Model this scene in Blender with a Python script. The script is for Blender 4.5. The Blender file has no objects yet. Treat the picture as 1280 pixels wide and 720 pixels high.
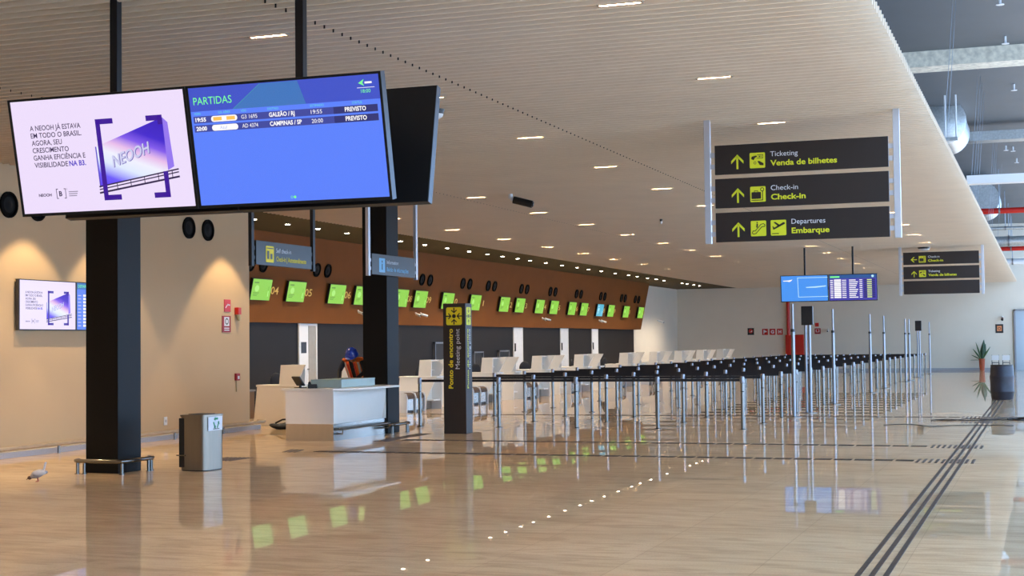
import bpy, math, random
from mathutils import Vector, Matrix
random.seed(7)
SC = bpy.context.scene
COL = SC.collection

# ------------------------------------------------------------------ camera
F_PX = 1855.7
yw, pt, rl = .3444, .0373, -.0113
cy, sy, cp, sp, cr, sr = math.cos(yw), math.sin(yw), math.cos(pt), math.sin(pt), math.cos(rl), math.sin(rl)
fwd = Vector((-sy*cp, cy*cp, sp)); r0 = Vector((cy, sy, 0)); u0 = r0.cross(fwd)
right = r0*cr + u0*sr; up = u0*cr - r0*sr
cam_d = bpy.data.cameras.new('camera'); cam = bpy.data.objects.new('camera', cam_d); COL.objects.link(cam)
cam_d.sensor_width = 36; cam_d.lens = F_PX/1280*36; cam_d.clip_end = 400
M3 = Matrix((right, up, -fwd)).transposed()
cam.matrix_world = Matrix.Translation((0, 0, 1.65)) @ M3.to_4x4()
SC.camera = cam

# ------------------------------------------------------------------ light levels, world, exposure
SKY = 5.0            # daylight behind the glazed side of the hall
SLOT_E = 1100          # ceiling light slots
SPOT_W = 270           # soffit downlights over the desks
WASH_W = 330          # wall washers at the left wall
SC.view_settings.view_transform = 'Standard'; SC.view_settings.look = 'None'
SC.view_settings.exposure = 0.0; SC.view_settings.gamma = 1.0; SC.view_settings.use_curve_mapping = False
world = bpy.data.worlds.new('sky'); SC.world = world; world.use_nodes = True
wb = world.node_tree.nodes['Background']; wb.inputs[0].default_value = (.40, .64, 1.0, 1); wb.inputs[1].default_value = SKY
sun_d = bpy.data.lights.new('sun', 'SUN'); sun_d.energy = 14; sun_d.angle = math.radians(1); sun_d.color = (.95, .97, 1.0)
sun = bpy.data.objects.new('sun', sun_d); COL.objects.link(sun); sun.rotation_euler = (0, math.radians(14), 0); sun.location = (12, 30, 20)   # high sun on the pavement outside the glazing
SC.cycles.use_denoising = True
SC.cycles.max_bounces = 10; SC.cycles.diffuse_bounces = 5; SC.cycles.glossy_bounces = 5
SC.cycles.sample_clamp_indirect = 6; SC.cycles.caustics_reflective = False; SC.cycles.caustics_refractive = False

# ------------------------------------------------------------------ helpers
def lin(c):
    if isinstance(c, str):
        c = tuple(int(c[i:i+2], 16) for i in (0, 2, 4))
    return tuple(((v/255)/12.92 if v/255 <= .04045 else ((v/255+.055)/1.055)**2.4) for v in c)

MATS = {}
def mat(name, col, rough=.5, metal=0., emit=0., var=.06, scale=8., bump=0., spec=.5, stretch=(1, 1, 1)):
    """procedural material: colour varied by noise in object space; emit > 0 only for things that give off light"""
    if name in MATS: return MATS[name]
    m = bpy.data.materials.new(name); m.use_nodes = True
    nt = m.node_tree; b = nt.nodes['Principled BSDF']; c = lin(col)
    b.inputs['Roughness'].default_value = rough; b.inputs['Metallic'].default_value = metal
    b.inputs['Specular IOR Level'].default_value = spec
    if emit:
        b.inputs['Base Color'].default_value = (0.01, 0.01, 0.01, 1)
        b.inputs['Emission Color'].default_value = (*c, 1); b.inputs['Emission Strength'].default_value = emit
    elif var:
        tc = nt.nodes.new('ShaderNodeTexCoord'); mp = nt.nodes.new('ShaderNodeMapping'); nz = nt.nodes.new('ShaderNodeTexNoise')
        mp.inputs['Scale'].default_value = stretch
        nz.inputs['Scale'].default_value = scale; nz.inputs['Detail'].default_value = 4
        rp = nt.nodes.new('ShaderNodeValToRGB')
        rp.color_ramp.elements[0].position = .3; rp.color_ramp.elements[1].position = .7
        rp.color_ramp.elements[0].color = (*[max(0, v*(1-var)) for v in c], 1)
        rp.color_ramp.elements[1].color = (*[min(1, v*(1+var)) for v in c], 1)
        L = nt.links.new
        L(tc.outputs['Object'], mp.inputs[0]); L(mp.outputs[0], nz.inputs['Vector']); L(nz.outputs[0], rp.inputs[0]); L(rp.outputs[0], b.inputs['Base Color'])
        if bump:
            bp = nt.nodes.new('ShaderNodeBump'); bp.inputs['Strength'].default_value = bump; bp.inputs['Distance'].default_value = .01
            L(nz.outputs[0], bp.inputs['Height']); L(bp.outputs[0], b.inputs['Normal'])
    else:
        b.inputs['Base Color'].default_value = (*c, 1)
    MATS[name] = m
    return m

class MB:
    """collects shapes into one mesh"""
    def __init__(s): s.v = []; s.f = []
    def add(s, vs, fs):
        n = len(s.v); s.v += [tuple(v) for v in vs]; s.f += [tuple(i+n for i in f) for f in fs]; return s
    def box(s, x0, x1, y0, y1, z0, z1):
        if x0 > x1: x0, x1 = x1, x0
        if y0 > y1: y0, y1 = y1, y0
        if z0 > z1: z0, z1 = z1, z0
        return s.add([(x0,y0,z0),(x1,y0,z0),(x1,y1,z0),(x0,y1,z0),(x0,y0,z1),(x1,y0,z1),(x1,y1,z1),(x0,y1,z1)],
                     [(0,3,2,1),(4,5,6,7),(0,1,5,4),(1,2,6,5),(2,3,7,6),(3,0,4,7)])
    def cyl(s, p0, p1, r0, r1=None, n=16, caps=True):
        r1 = r0 if r1 is None else r1
        p0, p1 = Vector(p0), Vector(p1); d = (p1-p0).normalized()
        a = d.orthogonal().normalized(); b = d.cross(a)
        vs = [p0+(a*math.cos(t)+b*math.sin(t))*r0 for t in [2*math.pi*i/n for i in range(n)]]
        vs += [p1+(a*math.cos(t)+b*math.sin(t))*r1 for t in [2*math.pi*i/n for i in range(n)]]
        fs = [(i, (i+1) % n, n+(i+1) % n, n+i) for i in range(n)]
        if caps: fs += [tuple(range(n-1, -1, -1)), tuple(range(n, 2*n))]
        return s.add(vs, fs)
    def tube(s, pts, r, n=10):
        pts = [Vector(p) for p in pts]; rings = []; ref = None
        for i, p in enumerate(pts):
            d = (pts[min(i+1, len(pts)-1)]-pts[max(i-1, 0)]).normalized()
            if ref is None: ref = d.orthogonal().normalized()
            a = (ref-d*ref.dot(d)).normalized(); ref = a; b = d.cross(a)
            rr = r[i] if isinstance(r, (list, tuple)) else r
            rings.append([p+(a*math.cos(2*math.pi*k/n)+b*math.sin(2*math.pi*k/n))*rr for k in range(n)])
        vs = [v for ring in rings for v in ring]; fs = []
        for i in range(len(pts)-1):
            for k in range(n): fs.append((i*n+k, i*n+(k+1) % n, (i+1)*n+(k+1) % n, (i+1)*n+k))
        fs += [tuple(range(n-1, -1, -1)), tuple(range((len(pts)-1)*n, len(pts)*n))]
        return s.add(vs, fs)
    def lathe(s, prof, c=(0, 0, 0), n=24):
        vs = []; fs = []; m = len(prof)
        for i in range(n):
            t = 2*math.pi*i/n
            vs += [(c[0]+r*math.cos(t), c[1]+r*math.sin(t), c[2]+z) for r, z in prof]
        for i in range(n):
            j = (i+1) % n
            for k in range(m-1): fs.append((i*m+k, j*m+k, j*m+k+1, i*m+k+1))
        if prof[0][0] > 1e-6: fs.append(tuple(i*m for i in range(n-1, -1, -1)))
        if prof[-1][0] > 1e-6: fs.append(tuple(i*m+m-1 for i in range(n)))
        return s.add(vs, fs)
    def prism(s, poly, plane, a, b):
        """poly in the given plane ('xz': a..b along y, 'xy': along z, 'yz': along x)"""
        def P(p, t): return (p[0], t, p[1]) if plane == 'xz' else ((p[0], p[1], t) if plane == 'xy' else (t, p[0], p[1]))
        n = len(poly)
        vs = [P(p, a) for p in poly]+[P(p, b) for p in poly]
        fs = [tuple(range(n)), tuple(range(2*n-1, n-1, -1))]+[(i, n+i, n+(i+1) % n, (i+1) % n) for i in range(n)]
        return s.add(vs, fs)
    def ell(s, c, r, n=16, m=10):
        prof = [(math.sin(math.pi*k/m), -math.cos(math.pi*k/m)) for k in range(m+1)]
        vs = [(c[0]+p*math.cos(2*math.pi*i/n)*r[0], c[1]+p*math.sin(2*math.pi*i/n)*r[1], c[2]+z*r[2]) for i in range(n) for p, z in prof]
        fs = [(i*(m+1)+k, ((i+1) % n)*(m+1)+k, ((i+1) % n)*(m+1)+k+1, i*(m+1)+k+1) for i in range(n) for k in range(m)]
        return s.add(vs, fs)
    def mesh(s, name, m, smooth=40):
        import bmesh
        me = bpy.data.meshes.new(name); me.from_pydata(s.v, [], s.f)
        bm = bmesh.new(); bm.from_mesh(me); bmesh.ops.remove_doubles(bm, verts=bm.verts, dist=1e-5)
        bmesh.ops.recalc_face_normals(bm, faces=bm.faces); bm.to_mesh(me); bm.free()
        me.materials.append(m)
        if smooth:
            me.polygons.foreach_set('use_smooth', [True]*len(me.polygons)); me.set_sharp_from_angle(angle=math.radians(smooth))
        return me

def tag(o, label=None, cat=None, group=None, kind=None):
    if label: o['label'] = label
    if cat: o['category'] = cat
    if group: o['group'] = group
    if kind: o['kind'] = kind
    return o
def thing(name, label, cat, loc=(0, 0, 0), rz=0, group=None):
    o = bpy.data.objects.new(name, None); COL.objects.link(o); o.empty_display_size = .1
    o.location = loc; o.rotation_euler = (0, 0, rz)
    return tag(o, label, cat, group)
def part(name, mb, m, parent=None, bevel=0, label=None, smooth=40, loc=None):
    me = mb.mesh(name, m, smooth) if isinstance(mb, MB) else mb
    o = bpy.data.objects.new(name, me); COL.objects.link(o)
    if parent is not None: o.parent = parent
    if loc: o.location = loc
    if bevel:
        b = o.modifiers.new('bevel', 'BEVEL'); b.width = bevel; b.segments = 2; b.limit_method = 'ANGLE'
    if label: o['label'] = label
    return o
def single(name, mb, m, label, cat, group=None, bevel=0, loc=None, kind=None):
    return tag(part(name, mb, m, bevel=bevel, loc=loc), label, cat, group, kind)
def struct(name, mb, m, parent=None, bevel=0):
    o = part(name, mb, m, parent, bevel)
    if parent is None: o['kind'] = 'structure'
    return o
def kids(o, idx):
    return idx.get(o, [])
def dup(root, loc, rz=None, label=None, group=None):
    idx = {}
    for q in COL.objects:
        if q.parent: idx.setdefault(q.parent, []).append(q)
    def cp(o, par):
        c = o.copy(); COL.objects.link(c)
        if par is not None: c.parent = par
        for k in idx.get(o, []): cp(k, c)
        return c
    r = cp(root, None); r.location = loc
    if rz is not None: r.rotation_euler = (0, 0, rz)
    if label: r['label'] = label
    if group: r['group'] = group
    return r

def text_data(s, bold=0., spacing=1.):
    cu = bpy.data.curves.new('lettering', 'FONT'); cu.body = s; cu.size = 1; cu.offset = bold; cu.space_character = spacing
    cu.resolution_u = 3
    o = bpy.data.objects.new('lettering', cu); COL.objects.link(o)
    dg = bpy.context.evaluated_depsgraph_get(); me = bpy.data.meshes.new_from_object(o.evaluated_get(dg))
    vs = [v.co.copy() for v in me.vertices]; fs = [tuple(p.vertices) for p in me.polygons]
    bpy.data.objects.remove(o); bpy.data.curves.remove(cu); bpy.data.meshes.remove(me)
    return vs, fs
TXT = {}
class Face:
    """a flat printed or lit face: origin at its lower left, u right, v up, in the thing's own space; layers keep 1.2 mm apart"""
    def __init__(s, o, u, v):
        s.o, s.u, s.v = Vector(o), Vector(u).normalized(), Vector(v).normalized(); s.n = s.u.cross(s.v); s.parts = {}; s.k = .0012
    def P(s, x, y, layer): return s.o+s.u*x+s.v*y+s.n*(s.k*layer)
    def mb(s, key, m): return s.parts.setdefault(key, (MB(), m))[0]
    def poly(s, key, m, pts, layer=1):
        s.mb(key, m).add([s.P(x, y, layer) for x, y in pts], [tuple(range(len(pts)))]); return s
    def rect(s, key, m, x, y, w, h, layer=1): return s.poly(key, m, [(x, y), (x+w, y), (x+w, y+h), (x, y+h)], layer)
    def rrect(s, key, m, x, y, w, h, r, layer=1):
        pts = []
        for cx, cy_, a0 in ((x+w-r, y+r, -90), (x+w-r, y+h-r, 0), (x+r, y+h-r, 90), (x+r, y+r, 180)):
            pts += [(cx+r*math.cos(math.radians(a0+t)), cy_+r*math.sin(math.radians(a0+t))) for t in (0, 22, 45, 68, 90)]
        return s.poly(key, m, pts, layer)
    def disc(s, key, m, x, y, r, layer=1, ry=None):
        ry = ry or r
        return s.poly(key, m, [(x+r*math.cos(t*math.pi/8), y+ry*math.sin(t*math.pi/8)) for t in range(16)], layer)
    def ring(s, key, m, x, y, r, w, layer=1, ry=None):
        ry = ry or r; n = 20; vs = []
        for t in range(n):
            a = 2*math.pi*t/n; c_, s_ = math.cos(a), math.sin(a)
            vs += [s.P(x+r*c_, y+ry*s_, layer), s.P(x+(r-w)*c_, y+(ry-w)*s_, layer)]
        s.mb(key, m).add(vs, [(2*t, (2*t+2) % (2*n), (2*t+3) % (2*n), 2*t+1) for t in range(n)]); return s
    def line(s, key, m, pts, w, layer=1):
        for (x0, y0), (x1, y1) in zip(pts[:-1], pts[1:]):
            d = math.hypot(x1-x0, y1-y0) or 1; dx, dy = (x1-x0)/d, (y1-y0)/d; h = w/2
            s.poly(key, m, [(x0-dx*h+dy*h, y0-dy*h-dx*h), (x1+dx*h+dy*h, y1+dy*h-dx*h), (x1+dx*h-dy*h, y1+dy*h+dx*h), (x0-dx*h-dy*h, y0-dy*h+dx*h)], layer)
        return s
    def text(s, key, m, txt, x, y, h, layer=1, width=None, bold=0., align='l', rot=False, xs=1.):
        """h = cap height; width: fit to this width; rot: reading upwards"""
        k = (txt, bold)
        if k not in TXT: TXT[k] = text_data(txt, bold)
        if 'CAP' not in TXT: vs, _ = text_data('H'); TXT['CAP'] = max(v.y for v in vs)
        vs, fs = TXT[k]; sc = h/TXT['CAP']; mn = min(v.x for v in vs); w0 = max(v.x for v in vs)-mn
        sx = width/w0 if width else sc*xs
        off = {'l': 0, 'c': -.5, 'r': -1}[align]*w0*sx
        if rot: pts = [s.P(x-v.y*sc, y+(v.x-mn)*sx+off, layer) for v in vs]
        else: pts = [s.P(x+(v.x-mn)*sx+off, y+v.y*sc, layer) for v in vs]
        s.parts[(key, len(s.parts))] = (MB().add(pts, fs), m); return s
    def build(s, parent):
        for key, (mb, m) in s.parts.items(): part(key if isinstance(key, str) else key[0], mb, m, parent, smooth=0)

ORD = ['first', 'second', 'third', 'fourth', 'fifth', 'sixth', 'seventh', 'eighth', 'ninth', 'tenth', 'eleventh', 'twelfth', 'thirteenth', 'fourteenth',
       'fifteenth', 'sixteenth', 'seventeenth', 'eighteenth', 'nineteenth', 'twentieth', 'twenty-first', 'twenty-second', 'twenty-third', 'twenty-fourth',
       'twenty-fifth', 'twenty-sixth', 'twenty-seventh', 'twenty-eighth', 'twenty-ninth', 'thirtieth']

# ------------------------------------------------------------------ materials
def floor_material():
    m = bpy.data.materials.new('polished_granite'); m.use_nodes = True; nt = m.node_tree; N = nt.nodes; L = nt.links.new
    out = N['Material Output']; b = N['Principled BSDF']
    tc = N.new('ShaderNodeTexCoord')
    mp = N.new('ShaderNodeMapping'); mp.inputs['Scale'].default_value = (.5, 1.0, 1)
    n1 = N.new('ShaderNodeTexNoise'); n1.inputs['Scale'].default_value = 1.1; n1.inputs['Detail'].default_value = 6; n1.inputs['Distortion'].default_value = .8
    n2 = N.new('ShaderNodeTexNoise'); n2.inputs['Scale'].default_value = 60; n2.inputs['Detail'].default_value = 3
    mp2 = N.new('ShaderNodeMapping'); mp2.inputs['Scale'].default_value = (.7, 3.2, 1); mp2.inputs['Rotation'].default_value = (0, 0, .25)
    n3 = N.new('ShaderNodeTexNoise'); n3.inputs['Scale'].default_value = 2.0; n3.inputs['Detail'].default_value = 7; n3.inputs['Distortion'].default_value = 1.5
    L(tc.outputs['Object'], mp.inputs[0]); L(mp.outputs[0], n1.inputs['Vector']); L(tc.outputs['Object'], n2.inputs['Vector'])
    L(tc.outputs['Object'], mp2.inputs[0]); L(mp2.outputs[0], n3.inputs['Vector'])
    br = N.new('ShaderNodeTexBrick'); br.offset = 0; br.inputs['Scale'].default_value = 1; br.inputs['Mortar Size'].default_value = .003
    br.inputs['Brick Width'].default_value = 1.0; br.inputs['Row Height'].default_value = 1.0; br.inputs['Mortar Smooth'].default_value = .2
    br.inputs['Color1'].default_value = (.96, .96, .96, 1); br.inputs['Color2'].default_value = (1.04, 1.04, 1.04, 1); br.inputs['Mortar'].default_value = (.72, .70, .68, 1)
    L(tc.outputs['Object'], br.inputs['Vector'])
    def ramp(a, c0, c1, p0=.3, p1=.7):
        r = N.new('ShaderNodeValToRGB'); r.color_ramp.elements[0].color = (*c0, 1); r.color_ramp.elements[1].color = (*c1, 1)
        r.color_ramp.elements[0].position = p0; r.color_ramp.elements[1].position = p1; L(a, r.inputs[0]); return r.outputs[0]
    def mul(a, c):
        x = N.new('ShaderNodeMix'); x.data_type = 'RGBA'; x.blend_type = 'MULTIPLY'; x.inputs[0].default_value = 1; L(a, x.inputs[6]); L(c, x.inputs[7]); return x.outputs[2]
    base = ramp(n1.outputs[0], lin((204, 173, 134)), lin((216, 188, 150)))
    v = ramp(n3.outputs[0], (.76, .72, .67), (1, 1, 1), .33, .56)
    g = ramp(n2.outputs[0], (.9, .89, .88), (1.06, 1.06, 1.06))
    c = mul(mul(mul(base, v), g), br.outputs[0])
    L(c, b.inputs['Base Color']); b.inputs['Roughness'].default_value = .5; b.inputs['Specular IOR Level'].default_value = .1
    gl = N.new('ShaderNodeBsdfGlossy'); gl.inputs['Roughness'].default_value = .006; gl.inputs[0].default_value = (1, 1, 1, 1)
    fr = N.new('ShaderNodeFresnel'); fr.inputs[0].default_value = 1.45
    mu = N.new('ShaderNodeMath'); mu.operation = 'POWER'; mu.inputs[1].default_value = 1.75; L(fr.outputs[0], mu.inputs[0])
    mx = N.new('ShaderNodeMixShader'); L(mu.outputs[0], mx.inputs[0]); L(b.outputs[0], mx.inputs[1]); L(gl.outputs[0], mx.inputs[2]); L(mx.outputs[0], out.inputs[0])
    return m

FLOOR = floor_material()
FIN = mat('ceiling_fin', (232, 211, 184), .55, var=.03, scale=1.5)
DARKBACK = mat('ceiling_void', (66, 52, 40), .9)
SOFFIT = mat('soffit_paint', (76, 69, 52), .8, var=.05, scale=2, spec=.2)
WALL_L = mat('beige_wall_paint', (198, 170, 132), .75, var=.02, scale=1)
WALL_F = mat('far_wall_paint', (226, 216, 198), .75, var=.02, scale=1)
BROWN = mat('brown_panel', (110, 66, 26), .65, var=.05, scale=1.5, spec=.15)
SLATE = mat('dark_panel', (25, 25, 28), .55, var=.06, scale=2, spec=.2)
WHITEP = mat('white_laminate', (248, 242, 232), .35, var=.01)
WHITE = mat('white_paint', (225, 225, 225), .4, var=.01)
STEEL = mat('brushed_steel', (128, 125, 120), .2, 1., var=.05, scale=40, stretch=(1, 1, .05))
PLINTH = mat('plinth_steel', (196, 190, 182), .26, 1., var=.04, scale=30, stretch=(1, 1, .05)); BINM = mat('bin_steel', (146, 134, 120), .3, 1., var=.05, scale=40, stretch=(1, 1, .05))
ALU = mat('satin_aluminium', (150, 152, 158), .34, .9, var=.03)
BLACKM = mat('black_metal', (20, 20, 24), .35, .3, var=.05)
BLACKC = mat('black_column_panel', (6, 6, 6), .5, var=.06, scale=4, spec=.2)
BLACKP = mat('black_plastic', (18, 18, 20), .4, var=.03)
BELT = mat('black_webbing', (16, 16, 22), .7, var=.1, scale=60)
BOARD = mat('dark_brown_board', (36, 27, 23), .45, var=.03)
BOARDG = mat('graphite_board', (30, 29, 29), .3, var=.03, spec=.5)
YEL = mat('sign_yellow', (226, 226, 40), .5, var=.02)
YELW = mat('sign_amber', (252, 224, 32), .5, var=.02)
SWHITE = mat('sign_white', (226, 226, 230), .5, var=.02)
SBLUE = mat('sign_pale_blue', (130, 190, 225), .5, var=.02)
RED = mat('fire_red', (190, 28, 16), .4, var=.04)
DRED = mat('sign_dark_red', (150, 24, 34), .5, var=.03)
TACT = mat('tactile_brown', (62, 46, 34), .55, var=.12, scale=20)
STONE = mat('grey_granite', (168, 168, 172), .35, var=.18, scale=90)
CONC = mat('raw_concrete', (216, 208, 188), .9, var=.22, scale=9, bump=.5)
SLABM = mat('grey_roof_deck', (92, 96, 98), .6, var=.05, scale=.8)
GALV = mat('galvanised_steel', (196, 200, 200), .35, .7, var=.14, scale=18)
BRBELT = mat('brown_belt', (98, 76, 58), .7, var=.08, scale=30)
GREENBOX = mat('pale_green_laminate', (176, 196, 190), .35, var=.02)
def em(name, c, e=1.0): return mat('lit_'+name, c, .25, emit=e)
E_W = em('white', (255, 252, 255)); E_LAV = em('lavender', (238, 222, 252)); E_BLUE = em('blue', (92, 130, 252)); E_DBLUE = em('deep_blue', (66, 84, 200))
E_ROW = em('row_violet', (66, 74, 158)); E_ROW2 = em('row_dark', (50, 52, 116)); E_GRN = em('mint', (128, 255, 150)); E_TEAL = em('teal', (66, 118, 190))
E_VIO = em('violet', (62, 22, 150)); E_INK = em('ink', (48, 30, 74)); E_CYAN = em('cyan', (110, 220, 225)); E_ORA = em('orange', (252, 196, 90))
E_LIME = em('lime', (138, 206, 62)); E_LIMED = em('lime_text', (96, 150, 50)); E_LIMEL = em('lime_pale', (168, 230, 110)); E_SKY = em('azure', (72, 150, 244)); E_SKYW = em('azure_white', (190, 235, 255))
E_BVIO = em('board_violet', (70, 66, 170)); E_AQUA = em('aqua', (84, 184, 214)); E_PURP = em('purple_text', (90, 70, 200)); E_GREY = em('grey_ink', (150, 140, 165))

# ------------------------------------------------------------------ the room
H = 4.5
struct('floor', MB().box(-19.4, 2.5, -8, 81, -.2, 0), FLOOR)
struct('pavement', MB().box(2.5, 14, -12, 95, -.2, -.02).box(-19.4, 2.5, 81, 95, -.2, -.02), mat('pavement_concrete', (176, 186, 200), .9, var=.05, scale=1))
# fins of the slatted ceiling; three joint lines run through them
fm = MB(); clips = MB(); y = 6.0
while y < 79.9:
    xl = -15.05 if y < 26.3 else -15.65
    fm.box(xl, -1.32, y, y+.03, H, H+.10)
    for cx, cw in ((-10.75, .005), (-6.05, .008)): clips.box(cx-cw, cx+cw, y-.004, y, H+.004, H+.05)
    y += .18
struct('ceiling', fm, FIN); struct('ceiling_clips', clips, mat('clip_dark', (40, 34, 30), .6))
struct('ceiling_void', MB().box(-15.66, -1.7, -8, 80, H+.12, H+.16), DARKBACK)
struct('ceiling_edge', MB().box(-1.74, -1.70, -8, 80, H+.10, H+.22), DARKBACK)
struct('ceiling_near', MB().box(-15.05, -1.34, -8, 5.9, H+.0, H+.1), FIN)
struct('ceiling_soffit', MB().box(-15.66, -19.05, 26.3, 80, H+.02, H+.14), SOFFIT)
struct('wall_left', MB().box(-15.35, -15.05, -8, 26.3, 0, H+.2), WALL_L)
struct('wall_left_return', MB().box(-19.3, -15.35, 26.0, 26.3, 0, H+.2), WALL_L)
struct('wall_check_in', MB().box(-19.1, -18.85, 26.3, 70.0, 0, 2.27), SLATE)
struct('wall_fascia', MB().prism([(-18.28, H+.02), (-18.75, 2.26), (-19.05, 2.26), (-19.05, H+.02)], 'xz', 26.3, 71.0), BROWN)
struct('wall_side', MB().box(-19.35, -19.05, 26.3, 80, 0, H+.2), WALL_F)
fw = MB().box(-19.35, -1.5, 80, 80.3, 0, 7.6).box(-1.5, 1.6, 80, 80.3, 3.09, 7.6).box(1.6, 2.5, 80, 80.3, 0, 7.6)
struct('wall_far', fw, WALL_F)
struct('wall_back', MB().box(-19.3, 2.5, -8.3, -8, 0, 7.6), WALL_F)
struct('baseboard_far', MB().box(-19, -1.55, 79.96, 80, 0, .12), STONE)
struct('baseboard_check_in', MB().box(-18.85, -18.82, 26.3, 70, 0, .12), STEEL)
struct('door_frame', MB().box(-1.5, -1.42, 79.9, 80.1, 0, 3.09).box(-1.5, 1.6, 79.9, 80.1, 3.03, 3.09).box(0, .06, 79.9, 80.1, 0, 3.03), ALU)
def frosted():
    m = bpy.data.materials.new('frosted_glass'); m.use_nodes = True; nt = m.node_tree; b = nt.nodes['Principled BSDF']
    tr = nt.nodes.new('ShaderNodeBsdfTranslucent'); tr.inputs[0].default_value = (.42, .5, .55, 1); mx = nt.nodes.new('ShaderNodeMixShader'); mx.inputs[0].default_value = .35
    b.inputs['Base Color'].default_value = (.6, .66, .7, 1); b.inputs['Roughness'].default_value = .2
    nt.links.new(b.outputs[0], mx.inputs[1]); nt.links.new(tr.outputs[0], mx.inputs[2]); nt.links.new(mx.outputs[0], nt.nodes['Material Output'].inputs[0]); return m
struct('window_1', MB().box(-1.42, 0, 79.98, 80.0, 0, 3.03).box(.06, 1.6, 79.98, 80.0, 0, 3.03), frosted())
# high roof over the open strip, with its beams, and the glazed side far to the right (open sky between mullions)
struct('ceiling_roof', MB().box(-19.3, 2.6, -8, 80.3, 7.5, 7.8), SLABM)
struct('ceiling_beam_concrete', MB().box(-16, 2.4, 31.1, 31.8, 7.18, 7.5), CONC)
fac = MB()
for k in range(23): fac.box(2.4, 2.5, -8+k*4, -7.92+k*4, 0, 7.5)
fac.box(2.4, 2.5, -8, 80, 3.0, 3.08)
struct('window_mullions', fac, ALU)

# columns
def column(x, y, h=H+.12):
    return struct('column', MB().box(x, x+.5, y, y+.53, 0, h), BLACKC, bevel=.006)
c1 = column(-12.0, 16.66); c2 = column(-12.06, 25.3)

# ------------------------------------------------------------------ lamps that belong to the place
def light(name, kind, loc, energy, col, **kw):
    d = bpy.data.lights.new(name, kind); d.energy = energy; d.color = col
    for k, v in kw.items(): setattr(d, k, v)
    o = bpy.data.objects.new(name, d); COL.objects.link(o); o.location = loc
    return o
WARM = (1.0, .86, .68)
slot_mat = mat('warm_diffuser', (255, 218, 172), .4, emit=SLOT_E)
slot_rows = [(-13.9, 'nearest the check-in desks'), (-10.4, 'between the columns and the departure screens'), (-6.68, 'through the middle of the hall'), (-3.32, 'nearest the open ceiling edge')]
proto = None
for rx, rname in slot_rows:
    for k in range(19):
        yy = 8.3+k*3.73
        if rx < -13 and yy < 27: continue
        # sit in the gap between two fins
        g = math.floor((yy-6.0)/.18)*.18+6.0+.105
        lab = f'small linear ceiling light, {ORD[k]} nearest in the row {rname}'
        if proto is None:
            proto = thing('ceiling_light', lab, 'ceiling light', (rx, g, H+.02), 0, 'linear lights set between the ceiling fins')
            part('housing', MB().box(-.2, .2, -.04, -.022, -.016, .08).box(-.2, .2, .022, .04, -.016, .08).box(-.2, -.18, -.022, .022, -.016, .08).box(.18, .2, -.022, .022, -.016, .08), mat('lamp_housing', (150, 136, 118), .5), proto)
            part('diffuser', MB().box(-.18, .18, -.022, .022, .03, .05), slot_mat, proto)
        else:
            dup(proto, (rx, g, H+.02), 0, lab)
spot_y = [27.9, 29.5, 31.08, 32.62, 34.24, 35.9, 37.58, 39.3, 41.0, 42.79, 44.4, 45.8, 47.3, 48.6, 50.3, 52.2, 54.07, 55.6, 57.35, 59.4, 61.5, 62.95, 64.75, 66.3, 67.8, 71.4, 72.55, 74.05, 75.35]
spot_em = mat('downlight_lens', (255, 236, 205), .3, emit=60)
proto = None
for k, yy in enumerate(spot_y):
    lab = f'round recessed downlight in the dark soffit, {ORD[k]} from the near end'
    if proto is None:
        proto = thing('downlight', lab, 'downlight', (-16.75, yy, H+.02), 0, 'downlights in the dark soffit above the desks')
        part('trim_ring', MB().lathe([(.062, 0), (.062, -.012), (.075, -.012), (.08, 0)]), WHITE, proto)
        part('lens', MB().lathe([(0, -.02), (.045, -.016), (.06, -.004), (.06, .0)]), spot_em, proto)
    else: dup(proto, (-16.75, yy, H+.02), 0, lab)
    s = light('downlight_beam', 'SPOT', (-16.75, yy, H-.04), SPOT_W, WARM, spot_size=math.radians(120), spot_blend=.6, shadow_soft_size=.06)
for k, yy in enumerate((13.6, 15.5, 17.5, 19.3, 21.3, 25.25)):
    t = thing('wall_washer', f'small recessed spotlight washing the beige left wall, {ORD[k]} from the near end', 'spotlight', (-14.18, yy, H), 0, 'spotlights along the left wall')
    part('trim_ring', MB().lathe([(.05, .0), (.05, -.02), (.07, -.02), (.07, 0)]), WHITE, t)
    part('lens', MB().lathe([(0, -.008), (.048, -.006), (.048, .0)]), spot_em, t)
    s = light('wall_washer_beam', 'SPOT', (-14.18, yy, H-.05), WASH_W, (1.0, .74, .42), spot_size=math.radians(79), spot_blend=.25, shadow_soft_size=.05)

# ------------------------------------------------------------------ the large departure screens
def screen_body(t, w, h, d=.07, bez=.018):
    """upright screen in xz, front at y=0 facing -y, origin at lower middle"""
    part('casing', MB().box(-w/2, w/2, .003, d, 0, h), BLACKP, t, bevel=.004)
    part('bezel', MB().box(-w/2, -w/2+bez, -.004, .003, 0, h).box(w/2-bez, w/2, -.004, .003, 0, h).box(-w/2+bez, w/2-bez, -.004, .003, 0, bez*1.3).box(-w/2+bez, w/2-bez, -.004, .003, h-bez, h), BLACKP, t)
    part('side_trim', MB().box(w/2, w/2+.004, -.004, d, 0, h), mat('dark_trim', (84, 86, 92), .35, .8), t); part('side_trim', MB().box(-w/2-.004, -w/2, -.004, d, 0, h), MATS['dark_trim'], t)
    return Face((-w/2+bez, .0028, bez*1.3), (1, 0, 0), (0, 0, 1)), w-2*bez, h-2.3*bez

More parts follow.
